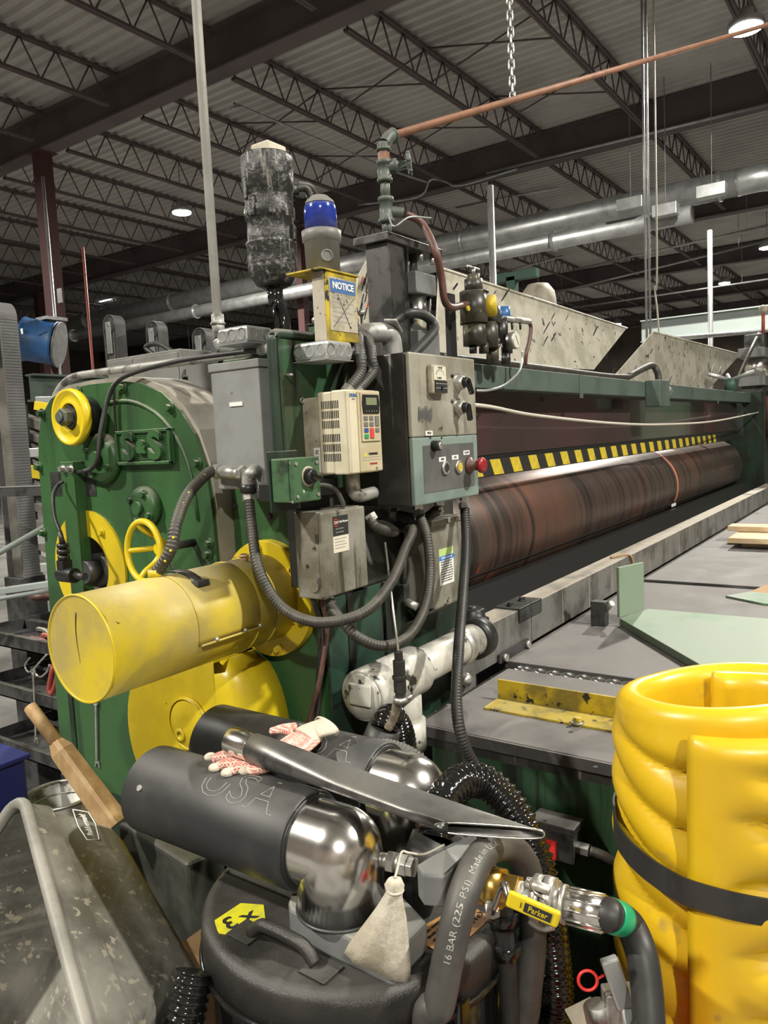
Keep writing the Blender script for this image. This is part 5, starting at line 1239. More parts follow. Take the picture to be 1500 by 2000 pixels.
# ================================================================== air-powered drum vacuum in front
def wrap_verts(ob, fn):
    for v in ob.data.vertices: v.co = fn(v.co)
def flat_txt(body, size, m, parent, name='lettering', off=0., outline=False, ext=0.0):
    return txt(body, size, (0, 0, 0), XA, YA, m, parent, name, ext, off, outline=outline)
def path_txt(body, size, pts, r, m, parent, s0, flip=1, k=10):
    P = catmull(pts, k); L = [0]
    for i in range(1, len(P)): L.append(L[-1] + (P[i] - P[i - 1]).length)
    o = flat_txt(body, size, m, parent)
    def f(c):
        s_ = min(max(s0 + c.x, 0), L[-1] - 1e-4); i = 0
        while i < len(L) - 2 and L[i + 1] < s_: i += 1
        t = (s_ - L[i]) / max(1e-9, L[i + 1] - L[i]); p = P[i].lerp(P[i + 1], t); T = (P[min(i + 2, len(P) - 1)] - P[max(i - 1, 0)]).normalized()
        v = C0 - p; v = (v - T * v.dot(T)).normalized(); b = v.cross(T)
        y = max(-r * .9, min(r * .9, c.y)); return p + v * (math.sqrt(r * r - y * y) + .0006) + b * (y * flip)
    wrap_verts(o, f); return o
LC = V((1.087, .871, .85)); LR = .285
def drum_vac():
    t = thing('drum_vacuum', 'black drum vacuum with two chrome elbows and long black mufflers on its lid', 'vacuum')
    x, y, z = LC
    G().lathe((x, y, 0), ZA, [(.27, 0), (.275, .02), (.27, .04), (.27, .28), (.277, .29), (.27, .30), (.27, .54), (.277, .55), (.27, .56), (.27, .80)], 56).build('drum', 'black_gloss', t)
    lid = G().lathe((x, y, 0), ZA, [(.272, .765), (LR + .004, .77), (LR + .006, .815), (LR + .004, .838), (LR - .004, .848), (LR - .016, .852), (LR - .022, .848), (.02, .848)], 72).build('lid', 'drum_lid', t)
    G().torus((x, y, .775), ZA, LR + .006, .006, 64, 8).build('clamp_ring', 'black_gloss', t)
    zt = .8485
    # handle
    a, b = Z_(483, 1822, zt), Z_(628, 1895, zt); d = (b - a).normalized(); u = d.cross(ZA)
    for p in (a, b): G().obox(p + V((0, 0, .002)), d, u, (.055, .05, .003)).build('handle_foot', 'drum_lid', lid, .001)
    G().tube([a + d * .012 + V((0, 0, .006)), a + d * .03 + V((0, 0, .022)), a + d * .05 + V((0, 0, .030)), b - d * .05 + V((0, 0, .030)), b - d * .03 + V((0, 0, .022)), b - d * .012 + V((0, 0, .006))], .0115, 12, 5).build('handle', 'drum_lid', lid)
    # yellow hexagon sticker
    h = [Z_(u_, v_, zt) for u_, v_ in ((417, 1800), (470, 1765), (515, 1768), (519, 1802), (470, 1828), (419, 1823))]
    hx = G().prism(h, (0, 0, .0012)).build('hexagon_sticker', 'sticker_yellow', lid, label='yellow hexagon sticker with a black explosion-proof mark')
    dn = (h[3] - h[0]).normalized(); 
    c = sum(h, V((0, 0, 0))) / 6
    xd = (Z_(500, 1785, zt) - Z_(440, 1812, zt)).normalized(); yd = ZA.cross(xd)
    txt('3', .052, c - xd * .019 + V((0, 0, .0016)), xd, yd, 'ink', hx, off=.0006, sx=-1.0)
    txt('x', .050, c + xd * .016 + V((0, 0, .0016)), xd, yd, 'ink', hx, off=.0006, sx=1.1)
    # orange label
    o = [Z_(u_, v_, zt) for u_, v_ in ((800, 1825), (905, 1765), (962, 1790), (872, 1872))]
    ol = G().prism(o, (0, 0, .0012)).build('orange_label', 'sticker_orange', lid, label='brown-orange maker label')
    xd = (o[2] - o[3]).normalized(); c = sum(o, V((0, 0, 0))) / 4
    yd = ZA.cross(xd)
    txt('ATEX', .030, o[3].lerp(o[2], .32) + yd * .020 + V((0, 0, .0016)), xd, yd, 'ink', ol)
    txt('EXDeTeX', .018, o[3].lerp(o[2], .74) + yd * .020 + V((0, 0, .0016)), xd, yd, 'ink', ol)
    for k in range(3): txt('STATIC CONDUCTIVE VACUUM', .007, c + yd * (.004 + k * .012) + V((0, 0, .0016)), xd, yd, 'ink', ol)
    # grey base casting
    bx = [Z_(u_, v_, .90) for u_, v_ in ((572, 1735), (563, 1760), (566, 1775), (600, 1795), (700, 1840), (765, 1870), (835, 1800), (785, 1748), (690, 1700), (610, 1715))]
    G().prism([V((p.x, p.y, .8485)) for p in bx], (0, 0, .052)).build('base_casting', 'grey_cast', t, .006)
    def head(X, Y0, Y1, zc, r, rm, rivet, elbow_bottom):
        mf = G().lathe((X, Y0, zc), YA, [(rm - .002, 0), (rm, .004), (rm, Y1 - Y0 - .006), (rm - .006, Y1 - Y0), (rm - .012, Y1 - Y0), (rm - .012, Y1 - Y0 - .1), (.001, Y1 - Y0 - .1)], 56).build('muffler', 'muffler', t, label='long matt black muffler cylinder')
        yv = Y0 - .060; g = G()
        g.lathe((X, yv, elbow_bottom), ZA, [(r, 0), (r, zc - elbow_bottom)] + [(max(1e-4, r * math.cos(PI * k / 24)), zc - elbow_bottom + r * math.sin(PI * k / 24)) for k in range(1, 13)], 48)
        g.lathe((X, yv, zc), YA, [(r, 0), (r, Y0 - yv + .004)], 48, cap=False)
        g.build('elbow', 'chrome', t, label='polished chrome elbow')
        G().torus((X, yv, elbow_bottom + .003), ZA, r + .001, .003, 48, 6).build('elbow_seat', 'steel_dark', t)
        G().torus((X, Y0 + .001, zc), YA, r + .002, .005, 48, 8).build('joint_ring', 'black', t)
        G().sph((X - r * .45, Y0 + .004, zc + r * .93), .006, 10, 6).build('clamp_screw', 'zinc', t)
        o = flat_txt('USA', .105, 'ink_grey', mf, 'logo_outline', outline=True)
        th0 = .38
        def f(c):
            th = th0 - c.y / rm; n = V((-math.sin(th), 0, math.cos(th))); return V((X, Y0 + .135 - c.x, zc)) + n * (rm + .0004 + c.z)
        wrap_verts(o, f)
        if rivet:
            th = 1.05; n = V((-math.sin(th), 0, math.cos(th))); G().cyl(V((X, Y1 - .055, zc)) + n * (rm - .001), V((X, Y1 - .055, zc)) + n * (rm + .003), .006, n=12).build('rivet', 'zinc', mf)
    head(.967, .868, 1.295, 1.000, .0755, .0865, True, .90)
    head(1.205, .878, 1.370, 1.000, .0755, .0865, False, .848)
    # black inlet pipe on the lid
    G().cyl(Z_(805, 1770, .855), D_(842, 1668, 1.36), .036, n=24).build('inlet_pipe', 'black', t)
    G().cyl(D_(826, 1700, 1.355), D_(850, 1640, 1.37), .043, n=24).build('inlet_cuff', 'rubber', t)
    # lid clamps on the drum side
    for u_, v_ in ((905, 1990), (560, 2010)):
        p = D_(u_, v_, 1.24); G().obox(p, ZA, XA, (.07, .03, .012)).build('side_clamp', 'black_gloss', t, .003)
    return t
drum_vac()
def nozzle():
    t = thing('flat_nozzle', 'dusty bare metal flat crevice nozzle lying across the two mufflers', 'nozzle')
    A = Z_(452, 1446, 1.130); B = Z_(955, 1622, 1.085); d = (B - A).normalized(); u = d.cross(ZA).normalized(); n = u.cross(d)
    if n.z < 0: n = -n
    L = (B - A).length; N = 28
    def loop(p, a, b, sq): 
        o = []
        for i in range(N):
            th = 2 * PI * i / N; c, s_ = math.cos(th), math.sin(th); e = 2 / sq
            o.append(p + u * (a * math.copysign(abs(c) ** e, c)) + n * (b * math.copysign(abs(s_) ** e, s_)))
        return o
    secs = [(0, .025, .025, 2), (.10, .025, .025, 2), (.105, .028, .028, 2), (.20, .0285, .028, 2.1), (.38, .033, .019, 2.6), (.5, .036, .015, 3), (.75, .037, .0125, 3.2), (.9, .038, .011, 3.2), (1.0, .040, .010, 3)]
    lp = []
    for s_, a, b, q in secs:
        l = loop(A + d * (L * s_), a, b, q)
        if s_ == 1.0: l = [p + d * (.075 * ((p - (A + d * L)).dot(u) / .040) * -1) for p in l]
        lp.append(l)
    o = G().loft(lp, cap=False).build('body', 'steel_dusty', t); so = o.modifiers.new('thick', 'SOLIDIFY'); so.thickness = .003; so.offset = -1
    G().lathe(A - d * .001, d, [(.0255, 0), (.0262, .002), (.0262, L * .098), (.0255, L * .1)], 32, cap=False).build('round_cuff', 'chrome', t)
    G().tube(lp[-1] + [lp[-1][0]], .0018, 6, 1, cap=False).build('mouth_lip', 'chrome', t)
nozzle()
def glove():
    M = bpy.data.materials.new('dotted_knit'); M.use_nodes = True; N = M.node_tree.nodes; Lk = M.node_tree.links; B = N['Principled BSDF']; B.inputs['Roughness'].default_value = .9
    tc = N.new('ShaderNodeTexCoord'); vo = N.new('ShaderNodeTexVoronoi'); vo.inputs['Scale'].default_value = 210; vo.inputs['Randomness'].default_value = .25
    Lk.new(tc.outputs['Object'], vo.inputs['Vector']); mr = N.new('ShaderNodeMapRange'); mr.inputs['From Min'].default_value = .42; mr.inputs['From Max'].default_value = .5
    Lk.new(vo.outputs['Distance'], mr.inputs['Value']); mx = N.new('ShaderNodeMix'); mx.data_type = 'RGBA'; mx.inputs['A'].default_value = (.55, .13, .11, 1); mx.inputs['B'].default_value = (.66, .56, .46, 1)
    Lk.new(mr.outputs['Result'], mx.inputs['Factor']); Lk.new(mx.outputs['Result'], B.inputs['Base Color'])
    t = thing('work_glove', 'cream knit work glove with red dotted palm tucked under the flat nozzle', 'glove')
    X0, zc, rm = .967, 1.000, .0865
    def S(u, v, h=.006):        # point on the first muffler under a pixel of the photograph's view
        z = 1.085; p = Z_(u, v, rm + zc + h)
        if p.x - X0 > .012: return p            # beyond the crest the glove bridges to the second muffler
        for _ in range(12):
            p = Z_(u, v, z); dx = min(.080, abs(p.x - X0)); z = zc + math.sqrt(rm * rm - dx * dx)
        return V((p.x, p.y, z + h))
    def pad(pts, rs, m, name, flat=.62, nseg=14):
        P = [V(p) for p in pts]; C = catmull(P, 5); K = len(C); g = G(); lp = []
        for i, p in enumerate(C):
            T = (C[min(i + 1, K - 1)] - C[max(i - 1, 0)]).normalized(); sd = T.cross(ZA).normalized(); up = sd.cross(T); q = i / (K - 1) * (len(rs) - 1); j = min(int(q), len(rs) - 2); r = rs[j] + (rs[j + 1] - rs[j]) * (q - j)
            lp.append([p + sd * (r * math.cos(a)) + up * (r * flat * math.sin(a)) for a in [2 * PI * k / nseg for k in range(nseg)]])
        g.loft(lp); return g.build(name, m, t)
    palm = S(540, 1478)
    pad([S(415, 1482), S(440, 1476), S(475, 1475), S(515, 1480)], [.011, .0165, .0175, .017], M, 'finger')
    pad([S(424, 1503), S(445, 1497), S(480, 1487), S(520, 1482)], [.011, .0165, .0175, .018], M, 'finger')
    pad([S(448, 1513), S(470, 1505), S(500, 1492), S(530, 1484)], [.011, .0165, .0175, .018], M, 'finger')
    pad([S(482, 1509), S(500, 1503), S(525, 1494), S(545, 1486)], [.011, .0150, .0175, .017], M, 'finger')
    for u, v in ((411, 1483), (420, 1504), (444, 1514), (479, 1510)): G().sph(S(u, v, .005), .0125, 12, 8, (1, 1, .65)).build('finger_tip', 'knit', t)
    pad([S(505, 1484, .007), S(535, 1480, .008), Z_(565, 1464, 1.100), Z_(590, 1445, 1.100), Z_(600, 1434, 1.100)], [.026, .038, .042, .040, .036], M, 'palm', .28, 20)
    pad([Z_(592, 1440, 1.102), Z_(612, 1428, 1.108), Z_(632, 1420, 1.114), Z_(640, 1416, 1.116)], [.040, .038, .041, .045], 'knit', 'cuff', .34, 20)
    pad([Z_(572, 1424, 1.112), Z_(552, 1424, 1.110), Z_(528, 1428, 1.106)], [.020, .016, .010], M, 'thumb')
glove()
def cloth_bag():
    t = thing('cloth_bag', 'small dirty white cloth bag tied by a string to the fitting', 'bag')
    top = D_(771, 1716, 1.13); z0 = top.z; lp = []; n = 28
    fw = V((-.815, -.572, 0)); rt = V((.572, -.815, 0))
    secs = [(0, .010, .007, 0), (.008, .014, .010, -.001), (.022, .011, .008, -.002), (.05, .020, .014, -.008), (.085, .031, .018, -.020), (.115, .040, .019, -.031), (.135, .043, .014, -.037)]
    for h, a, b, sh in secs:
        l = []
        for i in range(n):
            th = 2 * PI * i / n; w_ = 1 + .16 * math.sin(3 * th + 1) * (h / .13) + .10 * math.sin(7 * th) * (1 if h > .005 else 0)
            l.append(top + rt * (sh + a * math.cos(th) * w_ ) + fw * (b * math.sin(th) * w_) - ZA * (h + .026 * (h / .135) * math.cos(th)))
        lp.append(l)
    G().loft(lp).build('bag', 'cloth', t)
    G().torus(top - ZA * .018, ZA, .0115, .002, 20, 6).build('tie', 'rope', t)
    G().tube([top, D_(778, 1690, 1.15), D_(785, 1664, 1.20), D_(800, 1666, 1.20), D_(830, 1668, 1.21), D_(868, 1650, 1.22)], .002, 6, 6).build('string', 'rope', t)
cloth_bag()
def air_inlet():
    t = thing('air_inlet_valve', 'hex fittings, grey block, brass ball valve and silver claw coupling in a row', 'valve')
    Z0 = .985
    def L(u, v, z=Z0): return Z_(u, v, z)
    a, b = L(752, 1680), L(1200, 1790); d = (b - a).normalized()
    def at(u): 
        k = (u - 752) / (1200 - 752); return a.lerp(b, k ** 1.0)
    q = a; 
    def seg(u0, u1, r, m, name, hexa=False, r2=None):
        p0, p1 = at(u0), at(u1); g = G()
        (g.hexn(p0, p1, r) if hexa else g.cyl(p0, p1, r, r2, n=20)); return g.build(name, m, t, .001 if hexa else 0)
    seg(745, 762, .012, 'zinc', 'nipple'); seg(760, 776, .018, 'zinc', 'hex_nut', True); seg(776, 790, .013, 'zinc', 'thread'); seg(788, 805, .019, 'zinc', 'hex_nut', True); seg(803, 818, .017, 'zinc', 'hex_collar', True)
    # grey wedge block
    P = [L(812, 1688, 1.01), L(870, 1652, 1.03), L(930, 1622, 1.04), L(935, 1650, 1.02), L(880, 1700, 1.0), L(868, 1712, 1.0), L(826, 1708, 1.0)]
    G().prism(P, (0, 0, -.055)).build('grey_block', 'grey_cast', t, .008, 3)
    seg(930, 965, .026, 'black', 'valve_inlet'); 
    seg(946, 1000, .030, 'brass', 'brass_body'); seg(996, 1030, .027, 'brass', 'brass_hex', True); seg(1028, 1050, .018, 'white', 'taped_thread')
    vb = at(972); G().cyl(vb, vb + V((-.03, -.02, -.018)), .010, n=12).build('valve_stem', 'zinc', t); G().hexn(vb + V((-.026, -.017, -.015)), vb + V((-.036, -.024, -.021)), .012).build('stem_nut', 'zinc', t)
    s0 = vb + V((-.034, -.022, -.018)); e0, e1 = D_(1000, 1757, 1.11), D_(1083, 1793, 1.09)
    G().tube([s0, D_(983, 1728, 1.14), D_(993, 1750, 1.12), e0], .0055, 8, 5).build('lever_arm', 'chrome', t)
    ld = (e1 - e0).normalized(); vw = (C0 - e0).normalized(); vp = (V((0, 0, 1)) - ld * ld.z).normalized()
    lv = G().obox((e0 + e1) / 2, ld, vp, ((e1 - e0).length + .014, .026, .008)).build('lever_grip', 'yellow_plain', t, .005, 3, label='yellow plastic lever grip')
    fr = ld.cross(vp); fr = fr if fr.dot(vw) > 0 else -fr
    mid = e0.lerp(e1, .62) + fr * .0046
    G().obox(mid, ld, vp, (.040, .014, .0008)).build('brand_patch', 'ink', lv)
    txt('Parker', .0125, mid + fr * .0006, ld, vp, 'yellow_plain', lv, sx=.85)
    txt('1', .012, e0.lerp(e1, .22) + fr * .0046, ld, vp, 'ink', lv)
    # claw coupling
    seg(1045, 1062, .030, 'zinc', 'coupling_hex', True); seg(1058, 1075, .034, 'zinc', 'claw_flange'); seg(1078, 1096, .034, 'zinc', 'claw_flange')
    for k, an in enumerate((.6, 2.9, 4.9)):
        xx, yy, _ = frame(d); o = (xx * math.cos(an) + yy * math.sin(an)) * .034
        G().tube([at(1052) + o, at(1065) + o * 1.16, at(1080) + o * 1.16, at(1094) + o], .0075, 10, 4).build('claw', 'zinc', t)
    xx, yy, _ = frame(d); o = (V((0, 0, .2)) + (C0 - at(1070)).normalized()).normalized() * .042
    G().tube([at(1048) + o * .9 + V((0, 0, .02)), at(1060) + o, at(1078) + o * 1.02 - V((0, 0, .008)), at(1090) + o * 1.02 - V((0, 0, .03)), at(1078) + o - V((0, 0, .036)), at(1074) + o - V((0, 0, .018))], .0022, 6, 6).build('safety_clip', 'chrome', t)
    seg(1094, 1112, .022, 'zinc', 'barb_neck'); seg(1108, 1116, .028, 'zinc', 'barb_ring')
    fe = seg(1114, 1186, .0255, 'chrome', 'ferrule')
    for k in range(10):
        an = 2 * PI * k / 10; o = (xx * math.cos(an) + yy * math.sin(an)) * .0255
        G().cyl(at(1120) + o, at(1182) + o, .0022, n=6).build('ferrule_rib', 'chrome', fe)
    h = thing('supply_hose', 'black air supply hose with green tape band dropping from the claw coupling', 'hose')
    pts = [at(1186), at(1196), D_(1228, 1806, 1.17), D_(1252, 1860, 1.14), D_(1263, 1930, 1.12), D_(1268, 2010, 1.10), D_(1272, 2120, 1.08), V((.78, .16, .2)), V((.74, .10, .03))]
    G().tube(pts, .0235, 18, 8).build('hose_body', 'rubber', h)
    C = catmull(pts, 8); G().tube(C[7:13], .0250, 20, 1).build('tape_band', 'green_tape', h)
    G().tube(C[0:8], .0245, 20, 1).build('black_tape', 'rubber', h)
air_inlet()
def hoses():
    t = thing('ribbed_vacuum_hose', 'thick glossy black ribbed hose arching over the drum and down its side', 'hose')
    pts = [D_(850, 1640, 1.368), D_(856, 1604, 1.385), D_(868, 1562, 1.40), D_(905, 1526, 1.45), D_(950, 1530, 1.47), D_(1000, 1580, 1.45), D_(1040, 1660, 1.42), D_(1062, 1740, 1.40), D_(1075, 1830, 1.40), D_(1085, 1950, 1.40), D_(1078, 2080, 1.41), V((1.32, .565, .034))]
    G().ribbed(pts, .031, .0135, .10, 20).build('hose_body', 'black_gloss', t)
    t = thing('ribbed_suction_hose', 'glossy black ribbed hose leaning on the drum beside the grey tub', 'hose')
    pts = [D_(381, 1897, 1.335), D_(374, 1930, 1.325), D_(366, 1970, 1.315), D_(358, 2015, 1.31), D_(351, 2100, 1.31), V((.79, 1.055, .40)), V((.785, 1.07, .034))]
    G().ribbed(pts, .031, .0135, .10, 20).build('hose_body', 'black_gloss', t)
    h = thing('printed_hose', 'smooth grey-black rubber hose with white pressure print looping in front of the drum', 'hose')
    pts = [V((.80, .48, .028)), V((.84, .52, .25)), D_(838, 2060, 1.13), D_(858, 1960, 1.12), D_(880, 1850, 1.12), D_(905, 1750, 1.14), D_(940, 1672, 1.20), D_(985, 1652, 1.26), D_(1022, 1680, 1.30), D_(1038, 1740, 1.32), D_(1040, 1850, 1.33), D_(1030, 1960, 1.34), D_(1025, 2100, 1.36), V((1.22, .52, .026))]
    G().tube(pts, .0235, 20, 10).build('hose_body', 'hose_grey', h)
    path_txt('16 BAR (225 PSI)  Made in USA', .0145, pts, .0235, 'ink_grey', h, 1.03, 1, 10)
    h = thing('ground_cable', 'dark smooth hose hanging behind the brass valve', 'hose')
    G().tube([D_(978, 1742, 1.30), D_(985, 1820, 1.32), D_(992, 1900, 1.33), D_(1000, 2000, 1.34), D_(1000, 2100, 1.35), V((1.13, .535, .022))], .019, 14, 8).build('hose_body', 'rubber', h)
    for v in (1790, 1850): G().lathe(D_(984 + (v - 1790) * .1, v, 1.315), ZA, [(.026, -.012), (.026, .012)], 18).build('hose_clip', 'black_gloss', h)
    h = thing('back_hose', 'grey ribbed hose curving behind the second muffler', 'hose')
    G().ribbed([D_(672, 1475, 1.78), D_(700, 1463, 1.77), D_(745, 1458, 1.745), D_(800, 1475, 1.72), D_(845, 1515, 1.72), D_(875, 1560, 1.73), D_(895, 1620, 1.76), D_(905, 1750, 1.78), V((1.53, .82, .022))], .019, .008, .04, 14).build('hose_body', 'hose_grey', h)
    h = thing('hose_cuff', 'grey plastic hose cuff with ribbed black end below the white pipe', 'hose')
    G().cyl(D_(735, 1470, 1.82), D_(752, 1418, 1.81), .045, .039, n=24).build('cuff', 'rubber', h); G().ribbed([D_(750, 1424, 1.80), D_(756, 1406, 1.81), D_(767, 1402, 1.84), D_(783, 1430, 1.86), D_(790, 1480, 1.87), D_(795, 1600, 1.89), V((1.58, 1.03, .034))], .031, .010, .08, 16).build('ribbed_end', 'black_gloss', h)
    c = thing('valve_block', 'grimy pneumatic valve block with red tag below the deck', 'valve')
    p = X_(1088, 1640, 1.69)
    G().obox(p, YA, ZA, (.105, .075, .06)).build('body', 'steel_dark', c, .004); G().obox(p + V((-.032, .005, -.01)), YA, ZA, (.03, .045, .012)).build('red_tag', 'red', c)
    G().obox(p + V((0, 0, .045)), YA, ZA, (.115, .02, .065)).build('top_cap', 'steel_dusty', c, .003)
    e = p + V((0, -.052, -.005)); G().hexn(e, e - YA * .03, .016).build('fitting', 'zinc', c)
    G().tube([e - YA * .03, e + V((.01, -.07, -.012)), e + V((.03, -.11, -.05)), e + V((.05, -.12, -.15))], .012, 10, 6).build('tube', 'rubber_dirty', c)
    G().bx((p.x + .03, p.y - .04, p.z - .03), (1.744, p.y + .04, p.z + .02)).build('bracket', 'steel_dark', c)
hoses()
# ------------------------------------------------ rolled yellow mat
def yellow_roll():
    t = thing('rolled_yellow_mat', 'tall roll of thick shiny yellow mat held by a black strap', 'rolled mat')
    cx, cy = 1.478, .279; H = 1.205; th = .052
    a0 = math.radians(173); turns = 1.60; N = 150; K = 168; lp = []
    def rad(q): return .212 - .054 * q - .02 * max(0, q - 1)
    def el(a): return 1 + .06 * math.cos(2 * (a - math.radians(300)))
    prof = []      # cross-section: outer side going up, rounded top, inner side going down
    for k in range(K + 1): prof.append((1, (H - .03) * k / K))
    for k in range(1, 8): prof.append((math.cos(PI * k / 8), H - .03 + .03 * math.sin(PI * k / 8)))
    for k in range(K, -1, -8): prof.append((-1, (H - .03) * k / K))
    for i in range(N + 1):
        q = turns * i / N; a = a0 + q * 2 * PI; r = rad(q); taper = min(1, ((i + .6) / 3.5) ** .5, ((N - i + .6) / 3.5) ** .5); row = []
        ca, sa = math.cos(a), math.sin(a)
        deg = math.degrees(a) - 173
        smooth_band = min(1, max(0, (deg - 16) / 14))          # plain hem beside the free end
        hem2 = min(1, max(0, (deg - 318) / 1 if deg < 318 else 1))
        for s_, z in prof:
            ph = z / .098 + .0105 * deg + .22 * math.sin(z * 9 + deg * .05)
            f = abs(math.sin(PI * ph)); bul = f ** .55 - .78
            wob = .5 + .5 * math.sin(deg * .095 + z * 5)
            edge = min(1, max(0, (H - .035 - z) / .05))
            amp = .034 * (.45 + .55 * wob) * smooth_band * edge
            zz = z + (.012 * math.sin(a * 1.3 + .6) + .016 * (q > .7) * min(1, (q - .7) / .2 if q > .7 else 0)) * (z / H)
            rr = (r + s_ * th * .5 * taper) * el(a) + (amp * bul if s_ > 0 else amp * bul * .3)
            rr *= 1 + .07 * (1 - z / H)
            row.append(V((cx + rr * ca, cy + rr * sa, max(0, zz))))
        lp.append(row)
    G().loft(lp).build('mat', 'yellow_mat', t)
    def ringpt(a, z, e):
        q = ((a - a0) % (2 * PI)) / (2 * PI); r = rad(q) + th * .5
        if q > .84: r += (rad(0) - rad(q)) * ((q - .84) / .16)
        rr = r * el(a) * (1 + .07 * (1 - z / H)) + e
        return V((cx + rr * math.cos(a), cy + rr * math.sin(a), z))
    lp = []; n = 80
    for i in range(n):
        a = a0 + 2 * PI * i / n; zc = .925 + .030 * math.cos(a - math.radians(110))
        lp.append([ringpt(a, zc - .023, .006), ringpt(a, zc + .023, .006), ringpt(a, zc + .023, .002), ringpt(a, zc - .023, .002)])
    lp.append(lp[0])
    G().loft(lp, cap=False, smooth=False).build('strap', 'rubber', t, label='flat black strap')
yellow_roll()
def extinguisher():
    t = thing('fire_extinguisher', 'red fire extinguisher with silver lever and red pull ring beside the yellow roll', 'fire extinguisher')
    c = D_(1195, 2010, 1.18); x, y, z = c
    G().lathe((x, y, 0), ZA, [(.075, 0), (.08, .02), (.08, z - .10), (.07, z - .05), (.035, z - .02), (.028, z - .01)], 32).build('body', 'red', t)
    G().cyl((x, y, z - .02), (x, y, z + .025), .022, n=16).build('neck', 'zinc', t)
    G().obox(D_(1210, 1960, 1.17), ZA, V((.6, -.8, 0)), (.05, .05, .03)).build('valve', 'zinc', t, .003)
    a, b = D_(1188, 1872, 1.14), D_(1222, 1965, 1.15); d = b - a
    G().obox((a + b) / 2, d, V((.57, -.82, 0)), (d.length, .026, .014)).build('squeeze_lever', 'galv', t, .003)
    a, b = D_(1225, 1965, 1.15), D_(1235, 2020, 1.13); d = b - a; G().obox((a + b) / 2, d, V((.57, -.82, 0)), (d.length, .020, .010)).build('carry_handle', 'galv', t, .003)
    r = D_(1148, 1915, 1.15); G().torus(r, V((-.8, -.5, .2)), .014, .0025, 20, 6, sq=1).build('pull_ring', 'red', t); G().cyl(r + V((.008, -.012, .002)), D_(1190, 1898, 1.15), .002, n=6).build('pull_pin', 'red', t)
    G().cyl(D_(1165, 1960, 1.17), D_(1172, 1990, 1.17), .016, n=14).build('gauge', 'galv_dirty', t)
    G().obox(D_(1142, 1985, 1.19), V((.5, -.7, .4)), ZA, (.045, .05, .001)).build('inspection_tag', 'white_dirty', t)
extinguisher()
# ------------------------------------------------ grey tub lying on its side
def tub():
    t = thing('plastic_tub', 'big worn grey plastic tub lying on its side with white brand outline', 'tub')
    R1, R2 = D_(42, 1545, 1.6), D_(170, 2010, 1.15)
    L = (R2 - R1).normalized(); B1 = D_(238, 1606, 1.72); a = (B1 - R1); dp = a.length; a.normalize()
    w_ = V((.91, .109, -.401)).cross(L); w_ = (w_ - L * w_.dot(L)).normalized()
    if w_.z > 0: w_ = -w_
    O = R1; Lb = (D_(372, 1835, 1.52) - B1).normalized()
    def loop(l0, l1, w0, w1, h, r, n=6):
        cs = [(l0 + r, w0 + r, PI), (l1 - r, w0 + r, 1.5 * PI), (l1 - r, w1 - r, 0), (l0 + r, w1 - r, .5 * PI)]; o = []
        for lx, wx, s0 in cs:
            for k in range(n + 1):
                th = s0 + (PI / 2) * k / n; o.append(O + L * (lx + r * math.cos(th)) + w_ * (wx + r * math.sin(th)) + a * h + (Lb - L) * (max(0, lx + r * math.cos(th)) * h / dp))
        return o
    ln, wd = .65, .93
    lps = [loop(0, ln, 0, wd, 0, .06), loop(-.006, ln - .005, .0, wd - .01, .02, .055), loop(-.010, ln - .05, .0, wd - .03, .062, .045), loop(-.010, ln - .09, .012, wd - .05, .074, .04), loop(-.012, .47, .012, wd - .15, dp * .72, .035), loop(-.010, .42, .014, wd - .2, dp - .02, .03), loop(.0, .40, .024, wd - .23, dp + .004, .03), loop(.02, .38, .045, wd - .26, dp + .012, .03)]
    g = G().loft(lps, cap=False); b = len(g.v) - len(lps[0]); g.f.append(list(range(b, b + len(lps[0])))); g.sm.append(False)
    o = g.build('shell', 'tub', t); s_ = o.modifiers.new('thick', 'SOLIDIFY'); s_.thickness = .008; s_.offset = -1
    G().tube(lps[0] + [lps[0][0]], .012, 12, 1, cap=False).build('rolled_rim', 'tub_inside', t)
    def on(u, v):    # where the sight line meets the upper wall
        p0 = O + w_ * .012 + a * .074; p1 = O + w_ * .012 + a * (dp * .72); nn = (p1 - p0).cross(L).normalized(); nn = nn if nn.dot(C0 - p0) > 0 else -nn
        r = ray(u, v); k = (p0 + nn * .0015 - C0).dot(nn) / r.dot(nn); return C0 + r * k, nn
    q = [on(*p)[0] for p in ((142, 1581), (172, 1586), (186, 1608), (194, 1640), (170, 1640), (152, 1612))]; nn = on(160, 1600)[1]
    G().tube(q + [q[0]], .0011, 5, 1).build('brand_outline', 'white', t)
    yx = (q[0].lerp(q[1], .5) - q[3].lerp(q[4], .5)); ln_ = yx.length; yx.normalize(); cc = sum(q, V((0, 0, 0))) / 6
    tx = txt('Rubbermaid', .022, cc, yx, nn.cross(yx), 'white', t, sx=ln_ / .118 * .80)
    G().obox(O + L * .24 + w_ * .30 + a * (dp + .028), L, w_, (.44, .44, .03)).build('floor_skid', 'tub', t, .01)
tub()
def black_bin():
    t = thing('black_bin', 'upturned dark plastic bin between the tub and the drum', 'bin')
    a = Z_(440, 1655, .70); b = Z_(235, 1600, .70)
    P = [Z_(228, 1600, .70), Z_(345, 1606, .70), Z_(440, 1655, .70), Z_(365, 1688, .70)]
    g = G(); lo = [V((p.x, p.y, 0)) for p in P]; cx = sum(P, V((0, 0, 0))) / 4
    g.loft([[p + (V((p.x, p.y, p.z)) - cx) * .06 - V((0, 0, p.z)) for p in P], [p for p in P]], smooth=False).build('body', 'bin_dark', t, .015, 3)
black_bin()
